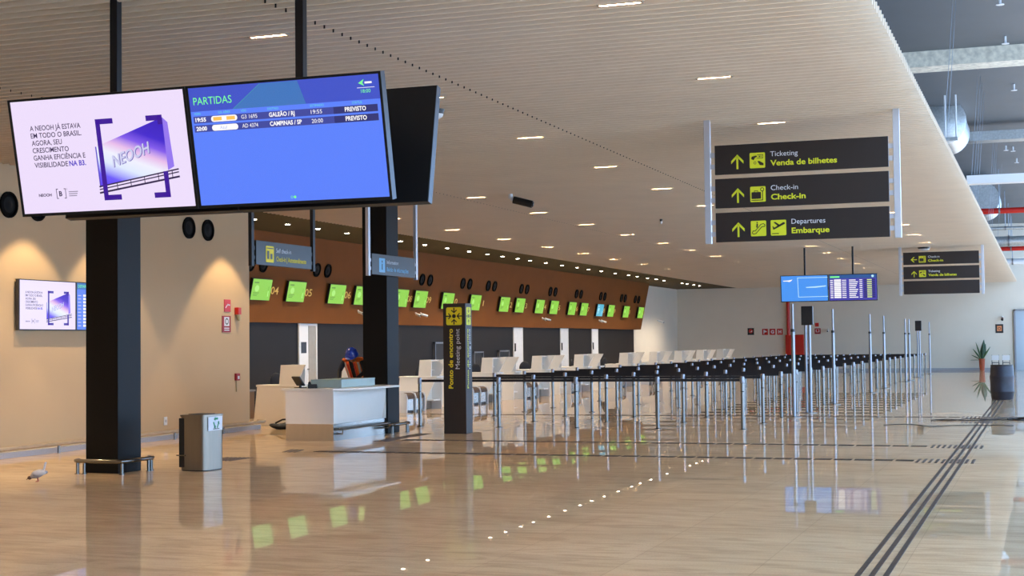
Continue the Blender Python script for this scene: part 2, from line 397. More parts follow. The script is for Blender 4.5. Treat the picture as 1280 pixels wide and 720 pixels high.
def billboard_mat():
    m = bpy.data.materials.new('lit_billboard_gradient'); m.use_nodes = True; nt = m.node_tree; N = nt.nodes; L = nt.links.new
    b = N['Principled BSDF']; b.inputs['Base Color'].default_value = (.01, .01, .01, 1)
    tc = N.new('ShaderNodeTexCoord'); sx = N.new('ShaderNodeSeparateXYZ'); L(tc.outputs['Generated'], sx.inputs[0])
    a = N.new('ShaderNodeMath'); a.operation = 'MULTIPLY_ADD'; a.inputs[1].default_value = .35; L(sx.outputs[0], a.inputs[0])
    z = N.new('ShaderNodeMath'); z.operation = 'MULTIPLY'; z.inputs[1].default_value = .75; L(sx.outputs[2], z.inputs[0]); L(z.outputs[0], a.inputs[2])
    r = N.new('ShaderNodeValToRGB'); e = r.color_ramp.elements
    e[0].position = 0; e[0].color = (*lin((88, 60, 240)), 1); e[1].position = 1; e[1].color = (*lin((60, 30, 190)), 1)
    for p, c in ((.16, (110, 90, 250)), (.33, (225, 235, 255)), (.46, (240, 240, 255)), (.58, (232, 190, 235)), (.70, (130, 90, 235)), (.82, (66, 36, 205))):
        q = e.new(p); q.color = (*lin(c), 1)
    L(a.outputs[0], r.inputs[0]); L(r.outputs[0], b.inputs['Emission Color']); b.inputs['Emission Strength'].default_value = 1
    return m
BILL = billboard_mat()
def advert(f, w, h):
    """pale advert with a billboard between two square brackets"""
    f.rect('screen_image', E_LAV, 0, 0, w, h, 1)
    lines = ['A NEOOH JÁ ESTAVA', 'EM TODO O BRASIL.', 'AGORA, SEU', 'CRESCIMENTO', 'GANHA EFICIÊNCIA E']
    wd = [.300, .300, .180, .215, .307]
    for i, (s, q) in enumerate(zip(lines, wd)):
        f.text('advert_lettering', E_INK, s, w*.098, h*(.735-.0655*i), h*.043, 2, width=w*q, bold=.01)
    f.text('advert_lettering', E_INK, 'VISIBILIDADE', w*.098, h*(.735-.0655*5), h*.043, 2, width=w*.200, bold=.01)
    f.text('advert_accent_lettering', E_PURP, 'NA B3.', w*.305, h*(.735-.0655*5), h*.043, 2, width=w*.098, bold=.03)
    f.text('advert_lettering', E_INK, 'NEOOH', w*.10, h*.148, h*.024, 2, width=w*.077, bold=.03)
    f.text('advert_lettering', E_INK, 'B', w*.222, h*.145, h*.042, 2, bold=.03)
    for x0, sgn in ((.208, 1), (.262, -1)):
        f.line('advert_lettering', E_INK, [(w*x0+sgn*w*.008, h*.125), (w*x0, h*.125), (w*x0, h*.208), (w*x0+sgn*w*.008, h*.208)], h*.006, 2)
    f.text('advert_lettering', E_INK, '3', w*.268, h*.197, h*.014, 2)
    for i in range(3): f.rect('advert_small_print', E_GREY, w*.28, h*(.175-.018*i), w*(.055-.004*i), h*.008, 2)
    # billboard picture
    f.poly('billboard_picture', BILL, [(w*.475, h*.56), (w*.868, h*.775), (w*.868, h*.32), (w*.475, h*.205)], 2)
    f.poly('billboard_side', em('billboard_edge', (150, 120, 240)), [(w*.868, h*.775), (w*.895, h*.73), (w*.905, h*.35), (w*.868, h*.32)], 2)
    f.poly('billboard_edge', E_PURP, [(w*.468, h*.56), (w*.475, h*.56), (w*.475, h*.205), (w*.468, h*.2)], 2)
    for a0, b0, t0 in ((.21, .325, .012), (.185, .30, .010), (.155, .26, .016)):
        f.line('billboard_catwalk', E_INK if t0 > .01 else E_GREY, [(w*.468, h*a0), (w*.925, h*b0)], h*t0, 3)
    for i in range(6):
        q = i/5; f.line('billboard_catwalk', E_INK, [(w*(.49+.40*q), h*(.21+.11*q)), (w*(.49+.40*q), h*(.155+.10*q))], h*.007, 3)
    me_pts = f.text  # raised-looking word
    vs, fs = text_data('NEOOH', .02); mn = min(v.x for v in vs); wx = max(v.x for v in vs)-mn; cap = max(v.y for v in vs)
    for dx, mm, ly in ((.004, em('word_shadow', (110, 100, 180)), 3), (0, em('word_face', (205, 205, 240)), 4)):
        f.mb('billboard_word' if dx == 0 else 'billboard_word_shadow', mm).add(
            [f.P(w*(.56+dx+.215*(v.x-mn)/wx), h*(.375-dx+.105*(v.x-mn)/wx+.10*v.y/cap), ly) for v in vs], fs)
    s = w*.021
    f.line('advert_bracket', E_VIO, [(w*.575, h*.775), (w*.50, h*.775), (w*.50, h*.11), (w*.575, h*.11)], s*1.25, 5)
    f.line('advert_bracket', E_VIO, [(w*.79, h*.775), (w*.855, h*.775), (w*.855, h*.74)], s*1.25, 5)
    f.line('advert_bracket', E_VIO, [(w*.79, h*.11), (w*.855, h*.11), (w*.855, h*.29)], s*1.25, 5)

def departures(f, w, h):
    f.rect('screen_image', E_BLUE, 0, 0, w, h, 1)
    f.rect('screen_header', E_DBLUE, 0, h*.80, w, h*.20, 2)
    f.poly('header_wedge', E_TEAL, [(w*.235, h*.80), (w*.385, h*.995), (w*.585, h*.995), (w*.62, h*.80)], 3)
    f.line('header_line', em('header_line', (70, 150, 180)), [(w*.235, h*.802), (w*.385, h*.99)], h*.006, 4)
    f.text('title_lettering', E_GRN, 'PARTIDAS', w*.022, h*.855, h*.062, 4, width=w*.208)
    for s, x, q in (('HORA', .02, .035), ('CIA. AÉREA', .15, .065), ('VÔO', .272, .03), ('DESTINO', .415, .058), ('ESTIMADO', .64, .07), ('STATUS', .855, .05)):
        f.text('column_lettering', E_CYAN, s, w*x, h*.772, h*.018, 3, width=w*q)
    for i, (tm, fl, ds, dw) in enumerate((('19:55', 'G3 1695', 'GALEÃO / RJ', .135), ('20:00', 'AD 4374', 'CAMPINAS / SP', .168))):
        yb = h*(.70-.075*i)
        f.rect('flight_row', E_ROW, w*.012, yb, w*.745, h*.058, 2); f.rect('flight_status_box', E_ROW2, w*.757, yb, w*.225, h*.058, 2)
        f.text('flight_lettering', E_W, tm, w*.022, yb+h*.013, h*.032, 3, width=w*.058, bold=.035)
        f.rrect('airline_badge', E_W, w*.108, yb+h*.004, w*.142, h*.05, h*.024, 3)
        if i == 0:
            f.rect('airline_mark', E_ORA, w*.120, yb+h*.014, w*.046, h*.03, 4); f.rect('airline_mark', E_ORA, w*.192, yb+h*.014, w*.046, h*.03, 4)
        else: f.text('airline_name', em('pale_blue', (170, 190, 240)), 'Azul', w*.152, yb+h*.016, h*.026, 4)
        f.text('flight_lettering', E_W, fl, w*.272, yb+h*.014, h*.032, 3, width=w*.085)
        f.text('flight_lettering', E_W, ds, w*.420, yb+h*.014, h*.034, 3, width=w*dw, bold=.03)
        f.text('flight_lettering', E_W, tm, w*.640, yb+h*.014, h*.032, 3, width=w*.058)
        f.text('flight_lettering', E_W, 'PREVISTO', w*.815, yb+h*.014, h*.034, 3, width=w*.108, bold=.03)
    f.poly('airport_logo', E_GRN, [(w*.895, h*.935), (w*.925, h*.965), (w*.917, h*.935), (w*.925, h*.91)], 4)
    f.rect('airport_logo_bar', E_W, w*.928, h*.928, w*.036, h*.016, 4)
    f.rect('header_rule', E_W, w*.888, h*.895, w*.088, h*.004, 4)
    f.text('title_lettering', E_GRN, '18:00', w*.906, h*.855, h*.028, 4, width=w*.048)
    f.disc('page_dots', E_GRN, w*.512, h*.035, h*.012, 3); f.ring('page_dots', E_GRN, w*.496, h*.035, h*.011, h*.003, 3)

SW, SH = 1.655, .955
tilt = math.radians(-14)
nt1 = thing('advert_screen', 'large hanging screen showing a lavender billboard advert, beside the blue departures board', 'screen', (-7.065, 10.115, 2.735))
nt1.rotation_euler = (math.radians(12), 0, 0)
f, w, h = screen_body(nt1, SW, SH); advert(f, w, h); f.build(nt1)
nt2 = thing('departures_screen', 'large hanging blue departures board headed PARTIDAS with two flights', 'screen', (-7.065+SW+.012, 10.115, 2.735))
nt2.rotation_euler = (math.radians(12), 0, 0)
f, w, h = screen_body(nt2, SW, SH); departures(f, w, h); f.build(nt2)
for nm, xx, lab in (('rear_screen', -7.065, 'black back of the left hanging screen facing away, behind the lavender advert screen'), ('rear_screen', -7.065+SW+.012, 'black hanging screen facing away behind the blue departures board, its edge showing at right')):
    t = thing(nm, lab, 'screen', (xx+.12, 10.58, 2.735), 0, 'hanging screens that face away')
    t.rotation_euler = (math.radians(-12), 0, math.radians(180))
    # local -y now faces +Y; the tilt turns with it
    t.rotation_euler = (Matrix.Rotation(math.pi, 3, 'Z') @ Matrix.Rotation(math.radians(12), 3, 'X')).to_euler()
    f, w, h = screen_body(t, SW, SH); f.rect('screen_image', E_DBLUE, 0, 0, w, h, 1); f.build(t)
fr = thing('screen_hanger', 'black two pole hanger that carries the large departure screens', 'hanger', (-6.23, 10.35, 2.8))
for dx in (-.93, .78):
    part('pole', MB().box(dx-.035, dx+.035, -.035, .035, -.0, H+.11-2.8), BLACKM, fr, bevel=.004)
part('cross_bar', MB().box(-1.4, 1.4, -.03, .03, .35, .43).box(-1.3, 1.3, -.19, .2, .15, .19), BLACKM, fr)

# ------------------------------------------------------------------ hanging direction signs
def arrow(f, key, m, cx, cy_, s, ang=90, layer=1):
    a = math.radians(ang); c_, s_ = math.cos(a), math.sin(a)
    T = lambda x, y: (cx+(x*c_-y*s_)*s, cy_+(x*s_+y*c_)*s)
    w_ = .13
    f.poly(key, m, [T(-.5, -w_/2), T(.36, -w_/2), T(.36, w_/2), T(-.5, w_/2)], layer)
    f.poly(key, m, [T(.5, 0), T(.06, .42), T(-.14, .42), T(.3, 0)], layer); f.poly(key, m, [T(.5, 0), T(.3, 0), T(-.14, -.42), T(.06, -.42)], layer)
def icon(f, kind, x, y, s, m=None, ink=None):
    m = m or YEL; ink = ink or BOARD
    f.rrect('pictogram', m, x, y, s, s, s*.07, 1); K = 'pictogram_ink'; X = lambda a: x+a*s; Y = lambda b: y+b*s
    P = lambda pts: [(X(a), Y(b)) for a, b in pts]
    if kind == 'ticket':
        f.line(K, ink, P([(.48, .64), (.86, .64), (.86, .86), (.5, .86)]), s*.035, 2); f.rect(K, ink, X(.6), Y(.70), s*.08, s*.10, 2); f.rect(K, ink, X(.72), Y(.70), s*.05, s*.10, 2)
        f.poly(K, ink, P([(.10, .60), (.14, .76), (.42, .82), (.50, .76), (.34, .66), (.26, .52)]), 2)
        f.ring(K, ink, X(.34), Y(.34), s*.09, s*.03, 2); f.poly(K, ink, P([(.50, .44), (.62, .46), (.90, .30), (.90, .16), (.66, .18)]), 2)
    elif kind == 'case':
        f.rrect(K, ink, X(.08), Y(.20), s*.62, s*.44, s*.05, 2); f.line(K, ink, P([(.26, .64), (.28, .72), (.48, .72), (.50, .64)]), s*.04, 2)
        f.line(K, ink, P([(.10, .11), (.80, .11), (.80, .66)]), s*.05, 2); f.ring(K, ink, X(.78), Y(.80), s*.13, s*.045, 2)
    elif kind == 'escalator':
        f.line(K, ink, P([(.10, .22), (.16, .14), (.34, .18), (.72, .60), (.90, .62), (.92, .72), (.82, .80), (.66, .76), (.28, .34), (.14, .34), (.10, .22)]), s*.045, 2)
        f.line(K, ink, P([(.40, .60), (.42, .76)]), s*.09, 2); f.disc(K, ink, X(.42), Y(.88), s*.045, 2)
    elif kind == 'plane':
        f.poly(K, ink, P([(.12, .44), (.20, .38), (.92, .74), (.90, .84), (.80, .84)]), 2)
        f.poly(K, ink, P([(.18, .86), (.30, .88), (.62, .66), (.48, .60)]), 2); f.poly(K, ink, P([(.10, .60), (.16, .60), (.28, .46), (.18, .42)]), 2)
        f.rect(K, ink, X(.08), Y(.10), s*.44, s*.05, 2)
    elif kind == 'selfservice':
        f.rect(K, ink, X(.12), Y(.12), s*.30, s*.50, 2); f.line(K, ink, P([(.56, .12), (.56, .45), (.74, .45), (.74, .12)]), s*.08, 2); f.disc(K, ink, X(.65), Y(.62), s*.09, 2)
    elif kind == 'grid':
        f.line(K, ink, P([(.10, .86), (.90, .86)]), s*.06, 2); f.rect(K, ink, X(.14), Y(.20), s*.26, s*.5, 2); f.rect(K, ink, X(.54), Y(.20), s*.26, s*.34, 2)
    elif kind == 'info':
        f.rect(K, ink, X(.43), Y(.18), s*.14, s*.42, 2); f.disc(K, ink, X(.5), Y(.76), s*.09, 2)

def sign_frame(t, w, z0, z1, boards, bm, pm, front=0):
    """posts and boards in local xz, facing -y"""
    for sx in (-1, 1):
        x = sx*(w/2+.10)
        o = part('post', MB().box(x-.04, x+.04, -.02, .04, z0, z1), pm, t, bevel=.003)
    for (b0, b1) in boards:
        part('sign_board', MB().box(-w/2, w/2, -.02, .03, b0, b1), bm, t, bevel=.003)
        for sx in (-1, 1):
            for q in (.28, .68):
                zz = b0+(b1-b0)*q; x = sx*w/2
                part('bracket', MB().box(x, x+sx*.062, -.006, .02, zz-.03, zz+.03), pm, t)

ms = thing('direction_sign', 'large hanging sign of three dark boards, ticketing, check-in and departures', 'sign', (-2.885, 18.95, 0))
W = 2.19
bds = [(3.80, 4.18), (3.365, 3.745), (2.925, 3.305)]
POSTM = mat('sign_post_aluminium', (206, 208, 214), .45, .6, var=.02)
sign_frame(ms, W, 2.91, H+.11, bds, BOARD, POSTM)
rows = [(['ticket'], 'Ticketing', 'Venda de bilhetes', .35, .84), (['case'], 'Check-in', 'Check-in', .345, .44), (['escalator', 'plane'], 'Departures', 'Embarque', .425, .475)]
for (b0, b1), (ics, en, ptg, w1, w2) in zip(bds, rows):
    f = Face((-W/2, -.0205, b0), (1, 0, 0), (0, 0, 1)); bh = b1-b0
    arrow(f, 'arrow', YEL, .295, .155, .19)
    x = .455
    for ic in ics: icon(f, ic, x, .062, .198); x += .255
    x += .01
    f.text('english_lettering', SWHITE, en, x, .205, .062, 1, width=w1)
    f.text('portuguese_lettering', YEL, ptg, x, .085, .068, 1, width=w2, bold=.025)
    f.build(ms)

s2 = thing('direction_sign', 'distant hanging sign of two lettered boards over one blank board', 'sign', (-2.98, 47.5, 0))
bds = [(3.945, 4.33), (3.50, 3.885), (3.03, 3.44)]
sign_frame(s2, W+.06, 3.0, H+.11, bds, BOARD, POSTM)
for (b0, b1), (ang, ic, en, ptg, w1, w2) in zip(bds, ((180, 'case', 'Check-in', 'Check-in', .345, .45), (90, 'ticket', 'Ticketing', 'Venda de bilhetes', .35, .84))):
    f = Face((-W/2-.03, -.0205, b0), (1, 0, 0), (0, 0, 1)); f.k = .003
    arrow(f, 'arrow', YEL, .32, .155, .19, ang); icon(f, ic, .47, .06, .205)
    f.text('english_lettering', SWHITE, en, .745, .205, .062, 1, width=w1, bold=.01); f.text('portuguese_lettering', YEL, ptg, .745, .085, .068, 1, width=w2, bold=.03); f.build(s2)

for (lab, xx, y0, y1, ic, en, ptg, tm, w1, w2, mm) in (
        ('grey hanging self check-in sign between the black columns', -11.6, 20.36, 22.42, 'grid', 'Self check-in', 'Check-in | Autoatendimento', YELW, .50, 1.02, BLACKM),
        ('grey hanging information desk sign beside the far black column', -11.45, 24.28, 26.43, 'info', 'Information', 'Balcão de informações', SBLUE, .52, .98, POSTM)):
    t = thing('direction_sign', lab, 'sign', (xx, (y0+y1)/2, 0), math.pi/2)
    W2 = y1-y0-.2
    sign_frame(t, W2, 2.9, H+.11, [(2.93, 3.31)], BOARDG, mm)
    f = Face((-W2/2, -.0205, 2.93), (1, 0, 0), (0, 0, 1)); f.k = .003
    icon(f, ic, .30, .05, .26, tm, BOARDG)
    f.text('english_lettering', SWHITE, en, .64, .215, .07, 1, width=w1); f.text('portuguese_lettering', tm, ptg, .64, .08, .075, 1, width=w2, bold=.01); f.build(t)

# meeting point totem
tt = thing('meeting_point_totem', 'tall dark brown meeting point totem with yellow sign, standing on the floor', 'totem', (-10.267, 25.6, 0))
part('body', MB().box(-.222, .222, -.16, .16, 0, 2.4), BOARD, tt, bevel=.004)
for o_, u_, wd, tag_ in (((-.222, -.161, 0), (1, 0, 0), .444, 0), ((.223, -.16, 0), (0, 1, 0), .32, 1)):
    f = Face(o_, u_, (0, 0, 1)); k = wd/.444; mm = YELW if tag_ == 0 else YEL
    x0, sz = .065*k, .33; sw = .31*k
    f.rrect('meeting_point_pictogram', mm, x0, 2.0, sw, sz, .03*k, 1)
    cx, cz = x0+sw/2, 2.0+sz/2
    f.disc('pictogram_ink', BOARD, cx, cz, .038*k, 2, .038)
    for a in (0, 90, 180, 270):
        ca, sa = math.cos(math.radians(a)), math.sin(math.radians(a))
        q = lambda r, s_: (cx+(r*ca-s_*sa)*k, cz+r*sa+s_*ca)
        f.line('pictogram_ink', BOARD, [q(.145, 0), q(.07, 0)], .022*k, 2); f.line('pictogram_ink', BOARD, [q(.105, .045), q(.065, 0), q(.105, -.045)], .02*k, 2)
    f.text('portuguese_lettering', mm, 'Ponto de encontro', x0+.125*k, .83, .085*k, 1, width=1.10, bold=.02, rot=True)
    f.text('english_lettering', SWHITE, 'Meeting point', x0+.26*k, 1.19, .085*k, 1, width=.74, rot=True)
    f.build(tt)

# ------------------------------------------------------------------ distant screens over the queue
d1 = thing('advert_screen', 'distant hanging screen with a plain blue picture and white lines', 'screen', (-6.955, 46.1, 2.83)); d1.rotation_euler = (math.radians(5), 0, 0)
f, w, h = screen_body(d1, 1.45, .82); f.k = .004
f.rect('screen_image', E_SKY, 0, 0, w, h, 1); f.line('frame_lines', E_SKYW, [(w*1.0, h*.92), (w*.36, h*.92), (w*.37, h*.16), (w*1.0, h*.17)], h*.022, 2)
f.poly('white_stroke', E_SKYW, [(w*.53, h*.55), (w*.97, h*.60), (w*.96, h*.56), (w*.75, h*.52), (w*.55, h*.52)], 2)
f.poly('wing_logo', E_W, [(w*.04, h*.82), (w*.16, h*.83), (w*.25, h*.86), (w*.22, h*.80), (w*.18, h*.77), (w*.13, h*.79), (w*.05, h*.79)], 2); f.build(d1)
d2 = thing('departures_screen', 'distant hanging violet departures board filled with rows of flights', 'screen', (-5.485, 46.1, 2.83)); d2.rotation_euler = (math.radians(5), 0, 0)
f, w, h = screen_body(d2, 1.45, .82); f.k = .004
f.rect('screen_image', E_BVIO, 0, 0, w, h, 1); f.rect('screen_header', em('header_teal', (40, 86, 150)), 0, h*.86, w, h*.14, 2); f.rect('title_block', E_GRN, w*.02, h*.89, w*.20, h*.06, 3)
f.disc('airport_logo', E_SKYW, w*.92, h*.93, h*.05, 3)
for i in range(10):
    yb = h*(.77-.075*i)
    f.rect('row_text', E_W, w*.02, yb, w*.06, h*.034, 2); f.rrect('airline_badge', E_W, w*.10, yb-.004, w*.15, h*.062, h*.02, 2); f.rect('row_text', em('lilac', (190, 190, 245)), w*.27, yb, w*.09, h*.03, 2)
    f.rect('row_text', E_W, w*.42, yb, w*(.14+.05*((i*7) % 4)/3), h*.036, 2); f.rect('row_text', em('lilac', (190, 190, 245)), w*.64, yb, w*.06, h*.03, 2)
    f.rect('row_status', em('dark_violet', (44, 40, 110)), w*.73, yb-.006, w*.24, h*.055, 2); f.rect('row_status_text', E_W if i > 1 else em('yellow_green', (220, 240, 150)), w*.80, yb, w*.10, h*.036, 3)
f.build(d2)
hg = thing('screen_hanger', 'thin black two pole hanger carrying the distant screens', 'hanger', (-6.23, 46.25, 2.9))
for dx in (-.73, .73): part('pole', MB().cyl((dx, 0, 0), (dx, 0, H+.11-2.9), .03), BLACKM, hg)
part('cross_bar', MB().box(-1.2, 1.2, -.110, .03, .30, .38), BLACKM, hg)

# screens on the left wall (facing +x)
for k, (nm, lab) in enumerate((('advert_screen', 'screen with the lavender billboard advert mounted on the beige left wall'), ('departures_screen', 'blue departures screen on the left wall, half hidden by the near black column'))):
    t = thing(nm, lab, 'screen', (-14.97, 19.80+k*1.45, 1.94), math.pi/2)
    f, w, h = screen_body(t, 1.44, .80, .06, .014); f.k = .002
    if k == 0: advert(f, w, h)
    else:
        f.rect('screen_image', E_BLUE, 0, 0, w, h, 1); f.rect('screen_header', E_TEAL, 0, h*.86, w, h*.14, 2); f.text('title_lettering', E_GRN, 'DEPARTURES', w*.02, h*.90, h*.06, 3, width=w*.30)
        for i in range(10):
            yb = h*(.72-.072*i); f.rect('row_text', em('lilac', (190, 190, 245)), w*.02, yb, w*.06, h*.02, 2)
            f.rect('airline_badge', (E_W, E_W, E_W, em('lilac', (190, 190, 245)), em('cream', (245, 230, 200)))[i % 5], w*.12, yb-.008, w*.16, h*.045, 2); f.rect('row_text', E_W, w*.34, yb, w*.45, h*.025, 2)
    f.build(t)
    part('wall_mount', MB().box(-.4, .4, .07, .08, .2, .6).box(-.1, .1, .06, .08, .1, .7), BLACKM, t)

# ------------------------------------------------------------------ left wall: rail, bumper kerb, signs, speakers
kb = struct('trim_1', MB().box(-15.05, -14.80, 6, 26.3, 0, .085), STONE)
rl_ = thing('wall_bumper_rail', 'low tan bumper rail on short posts along the foot of the left wall', 'rail', (-14.68, 16, 0))
part('rail', MB().tube([(0, -10, .15), (0, 10.2, .15), (-.06, 10.35, .15), (-.25, 10.4, .15)], .032), mat('rail_steel', (200, 184, 160), .35, .6), rl_)
for k in range(13):
    yy = -9.6+k*1.66
    if yy < 10.3: part('post', MB().cyl((0, yy, 0), (0, yy, .13), .022), STEEL, rl_)
def guard(x0, x1, y0, y1, lab, z=.17):
    t = thing('column_guard_rail', lab, 'rail', (x0, y0, 0))
    w, d = x1-x0, y1-y0; r = .09
    pts = [(0, .10, z), (.0, .03, z), (.05, 0, z), (w-r, 0, z), (w-r*.3, r*.3, z), (w, r, z), (w, d, z), (w-.02, d+.04, z), (w-.1, d+.06, z)]
    part('rail', MB().tube(pts, .028), STEEL, t)
    for px, py in ((.04, .01), (.13, .03), (w-.04, .06), (w, d-.09), (w-.03, d+.02)): part('post', MB().cyl((px, py, 0), (px, py, z), .022).cyl((px, py, 0), (px, py, .008), .04), STEEL, t)
guard(-12.06, -11.33, 16.5, 17.2, 'low steel guard rail around the foot of the near black column')
guard(-12.1, -11.38, 25.14, 25.86, 'low steel guard rail at the foot of the far black column')

def wall_speaker(loc, rz, tiltx, lab, group, r=.19):
    t = thing('wall_speaker', lab, 'speaker', loc, 0, group)
    t.rotation_euler = (Matrix.Rotation(rz, 3, 'Z') @ Matrix.Rotation(tiltx, 3, 'X')).to_euler()
    q = MB(); prof = [(0, .0), (r*.5, .0), (r*.62, .012), (r*.8, .004), (r*.86, .03), (r, .03), (r, 0), (r*.98, -.02)]
    q.lathe(prof); q.v = [(x, -z, y_) for x, y_, z in q.v]
    part('rim', q, mat('speaker_black', (7, 7, 7), .8, var=.02, spec=.1), t)
    q = MB().lathe([(0, .045), (r*.22, .03), (r*.5, .012), (r*.62, .014)]); q.v = [(x, -z, y_) for x, y_, z in q.v]
    part('cone', q, mat('speaker_cone', (12, 12, 13), .7, var=.02, spec=.2), t)
    return t
sp0 = None
names = [(18.92, 'leftmost round black speaker high on the beige left wall'), (19.62, 'round black speaker on the left wall, mostly hidden below the advert screen'), (24.05, 'left round black speaker of the pair near the left wall corner'), (24.72, 'right round black speaker of the pair near the left wall corner')]
for yy, lab in names:
    wall_speaker((-15.045, yy, 3.88), math.pi/2, 0, lab, 'round speakers on the left wall', .205)

def flat_sign(name, lab, cat, x, y0, y1, z0, z1, m, build=None, face='x', d=.012, group=None):
    w = abs(y1-y0)
    if face == 'x': t = thing(name, lab, cat, (x, (y0+y1)/2, z0), math.pi/2, group)
    else: t = thing(name, lab, cat, ((y0+y1)/2, x, z0), 0, group)
    part('plate', MB().box(-w/2, w/2, -d, 0, 0, z1-z0), m, t)
    if build:
        f = Face((-w/2, -d-.0005, 0), (1, 0, 0), (0, 0, 1)); f.k = .003; build(f, w, z1-z0); f.build(t)
    return t
XW = -15.05
flat_sign('fire_alarm_sign', 'small orange red fire alarm sign on the left wall above the extinguisher sign', 'sign', XW, 25.32, 25.56, 2.33, 2.57, RED, lambda f, w, h: f.line('symbol', SWHITE, [(w*.2, h*.35), (w*.5, h*.6), (w*.8, h*.55)], h*.10, 1))
flat_sign('fire_extinguisher_sign', 'dark red fire sign with white extinguisher panel on the left wall', 'sign', XW, 25.24, 25.56, 1.93, 2.25, DRED,
          lambda f, w, h: (f.rect('symbol_panel', SWHITE, w*.2, h*.38, w*.6, h*.55, 1), f.ring('symbol', BLACKP, w*.5, h*.66, w*.2, w*.07, 2, h*.2), f.rect('small_lettering', SWHITE, w*.2, h*.22, w*.6, h*.06, 1), f.rect('small_lettering', SWHITE, w*.2, h*.10, w*.6, h*.06, 1)))
t = thing('alarm_sounder', 'small red fire alarm sounder on the left wall near its corner', 'alarm', (XW, 25.78, 2.22), math.pi/2)
part('body', MB().box(-.06, .06, -.09, 0, .06, .2), RED, t, bevel=.01); part('horn', MB().cyl((0, -.04, .06), (0, -.07, -.06), .05, .02), mat('grey_horn', (150, 150, 120), .5), t)
t = thing('alarm_call_point', 'red fire alarm call point low on the left wall near its corner', 'alarm', (XW, 25.78, .98), math.pi/2)
part('body', MB().box(-.07, .07, -.05, 0, 0, .14), DRED, t, bevel=.008); part('glass', MB().box(-.03, .03, -.056, -.05, .03, .09), SWHITE, t); part('cable_duct', MB().box(-.02, .02, -.02, 0, -.22, 0), WALL_L, t)
t = thing('wall_socket', 'small white wall socket low on the beige left wall', 'socket', (XW, 23.26, .24), math.pi/2)
part('plate', MB().box(-.05, .05, -.015, 0, 0, .15), WHITE, t, bevel=.004); part('outlet', MB().cyl((0, -.014, .075), (0, -.02, .075), .028), mat('socket_grey', (190, 190, 190), .5), t)

# litter bin
b = thing('litter_bin', 'stainless steel litter bin with white recycling sticker, standing before the left wall', 'bin', (-10.72, 17.45, 0))
def rr(w, d, r, n=6):
    pts = []
    for cx, cy_, a0 in ((w-r, -d+r, -90), (w-r, d-r, 0), (-w+r, d-r, 90), (-w+r, -d+r, 180)):
        pts += [(cx+r*math.cos(math.radians(a0+90*i/n)), cy_+r*math.sin(math.radians(a0+90*i/n))) for i in range(n+1)]
    return pts
part('body', MB().prism(rr(.215, .24, .10), 'xy', .012, .72), BINM, b)
part('base', MB().prism(rr(.205, .23, .09), 'xy', 0, .014), BLACKP, b)
part('lid', MB().prism(rr(.225, .25, .105), 'xy', .72, .745), BINM, b); part('opening', MB().prism(rr(.14, .15, .06), 'xy', .745, .752), BLACKP, b)
part('side_strip', MB().box(-.222, -.205, -.20, .13, .05, .70).box(-.2, -.12, -.243, -.236, .05, .70), BLACKP, b)
part('foot_pedal', MB().box(-.23, -.10, -.262, -.24, .2, .215), STEEL, b)
f = Face((.2155, -.19, .53), (0, 1, 0), (0, 0, 1)); f.rect('sticker', SWHITE, .0, 0, .36, .185, 1)
GR = mat('recycle_green', (40, 150, 100), .5)
for a in (90, 210, 330):
    ca, sa = math.cos(math.radians(a)), math.sin(math.radians(a))
    q = lambda r, s_: (.20+r*ca-s_*sa, .10+r*sa+s_*ca)
    f.line('recycling_symbol', GR, [q(.055, -.035), q(.055, .03)], .026, 2); f.poly('recycling_symbol', GR, [q(.025, .02), q(.085, .02), q(.05, .06)], 2)
f.rect('small_lettering', mat('grey_print', (120, 120, 120), .6), .12, .015, .16, .012, 2); f.build(b)

# ------------------------------------------------------------------ check-in desks
def desk(mirror):
    """one counter: lower body with a slanted side, counter top and a monitor tower; x=0 at X=-15, y 0..0.5; passengers at +x"""
    t = thing('check_in_desk', '', 'check-in desk')
    Yf = lambda a, b_: (a, b_) if not mirror else (.5-b_, .5-a)
    TH = .035
    up_s = [(-.04, .84), (0, 1.255), (.58, 1.255), (.34, .84)]          # slanted tower side
    up_v = [(-.04, .84), (0, 1.255), (.32, 1.255), (.31, .84)]          # upright tower side
    lo_s = [(-.65, 0), (-.56, .80), (.44, .80), (.18, .25), (.15, 0)]
    lo_v = [(-.65, 0), (-.56, .80), (.42, .80), (.40, 0)]
    part('tower_side', MB().prism(up_v, 'xz', *Yf(0, TH)), WHITEP, t); part('tower_side', MB().prism(up_s, 'xz', *Yf(.5-TH, .5)), WHITEP, t)
    part('tower_top', MB().box(0, .33, TH, .5-TH, 1.22, 1.254), WHITEP, t)
    part('tower_back', MB().prism([(-.04, .84), (0, 1.22), (.035, 1.22), (-.005, .84)], 'xz', TH, .5-TH), WHITEP, t)
    part('tower_shelf', MB().box(.06, .20, TH, .5-TH, .98, 1.0), WHITEP, t)
    part('body_side', MB().prism(lo_s, 'xz', *Yf(0, TH)), WHITEP, t); part('body_side', MB().prism(lo_v, 'xz', *Yf(.5-TH, .5)), WHITEP, t)
    part('front_panel', MB().box(.10, .13, TH, .5-TH, .25, .80), WHITEP, t)
    part('bottom_ledge', MB().box(-.2, .36, TH, .5-TH, .215, .25), WHITEP, t)
    part('plinth', MB().box(-.2, .12, TH, .5-TH, 0, .215), PLINTH, t)
    part('counter_top', MB().box(-.58, .47, -.01, .51, .80, .84), WHITEP, t, bevel=.003)
    return t
D1 = desk(False); D2 = desk(True)
units = [27.5-1.5, 30.4, 34.8, 39.24, 43.6, 48.0, 53.65, 58.1, 62.4, 66.7, 71.1]
first1 = True
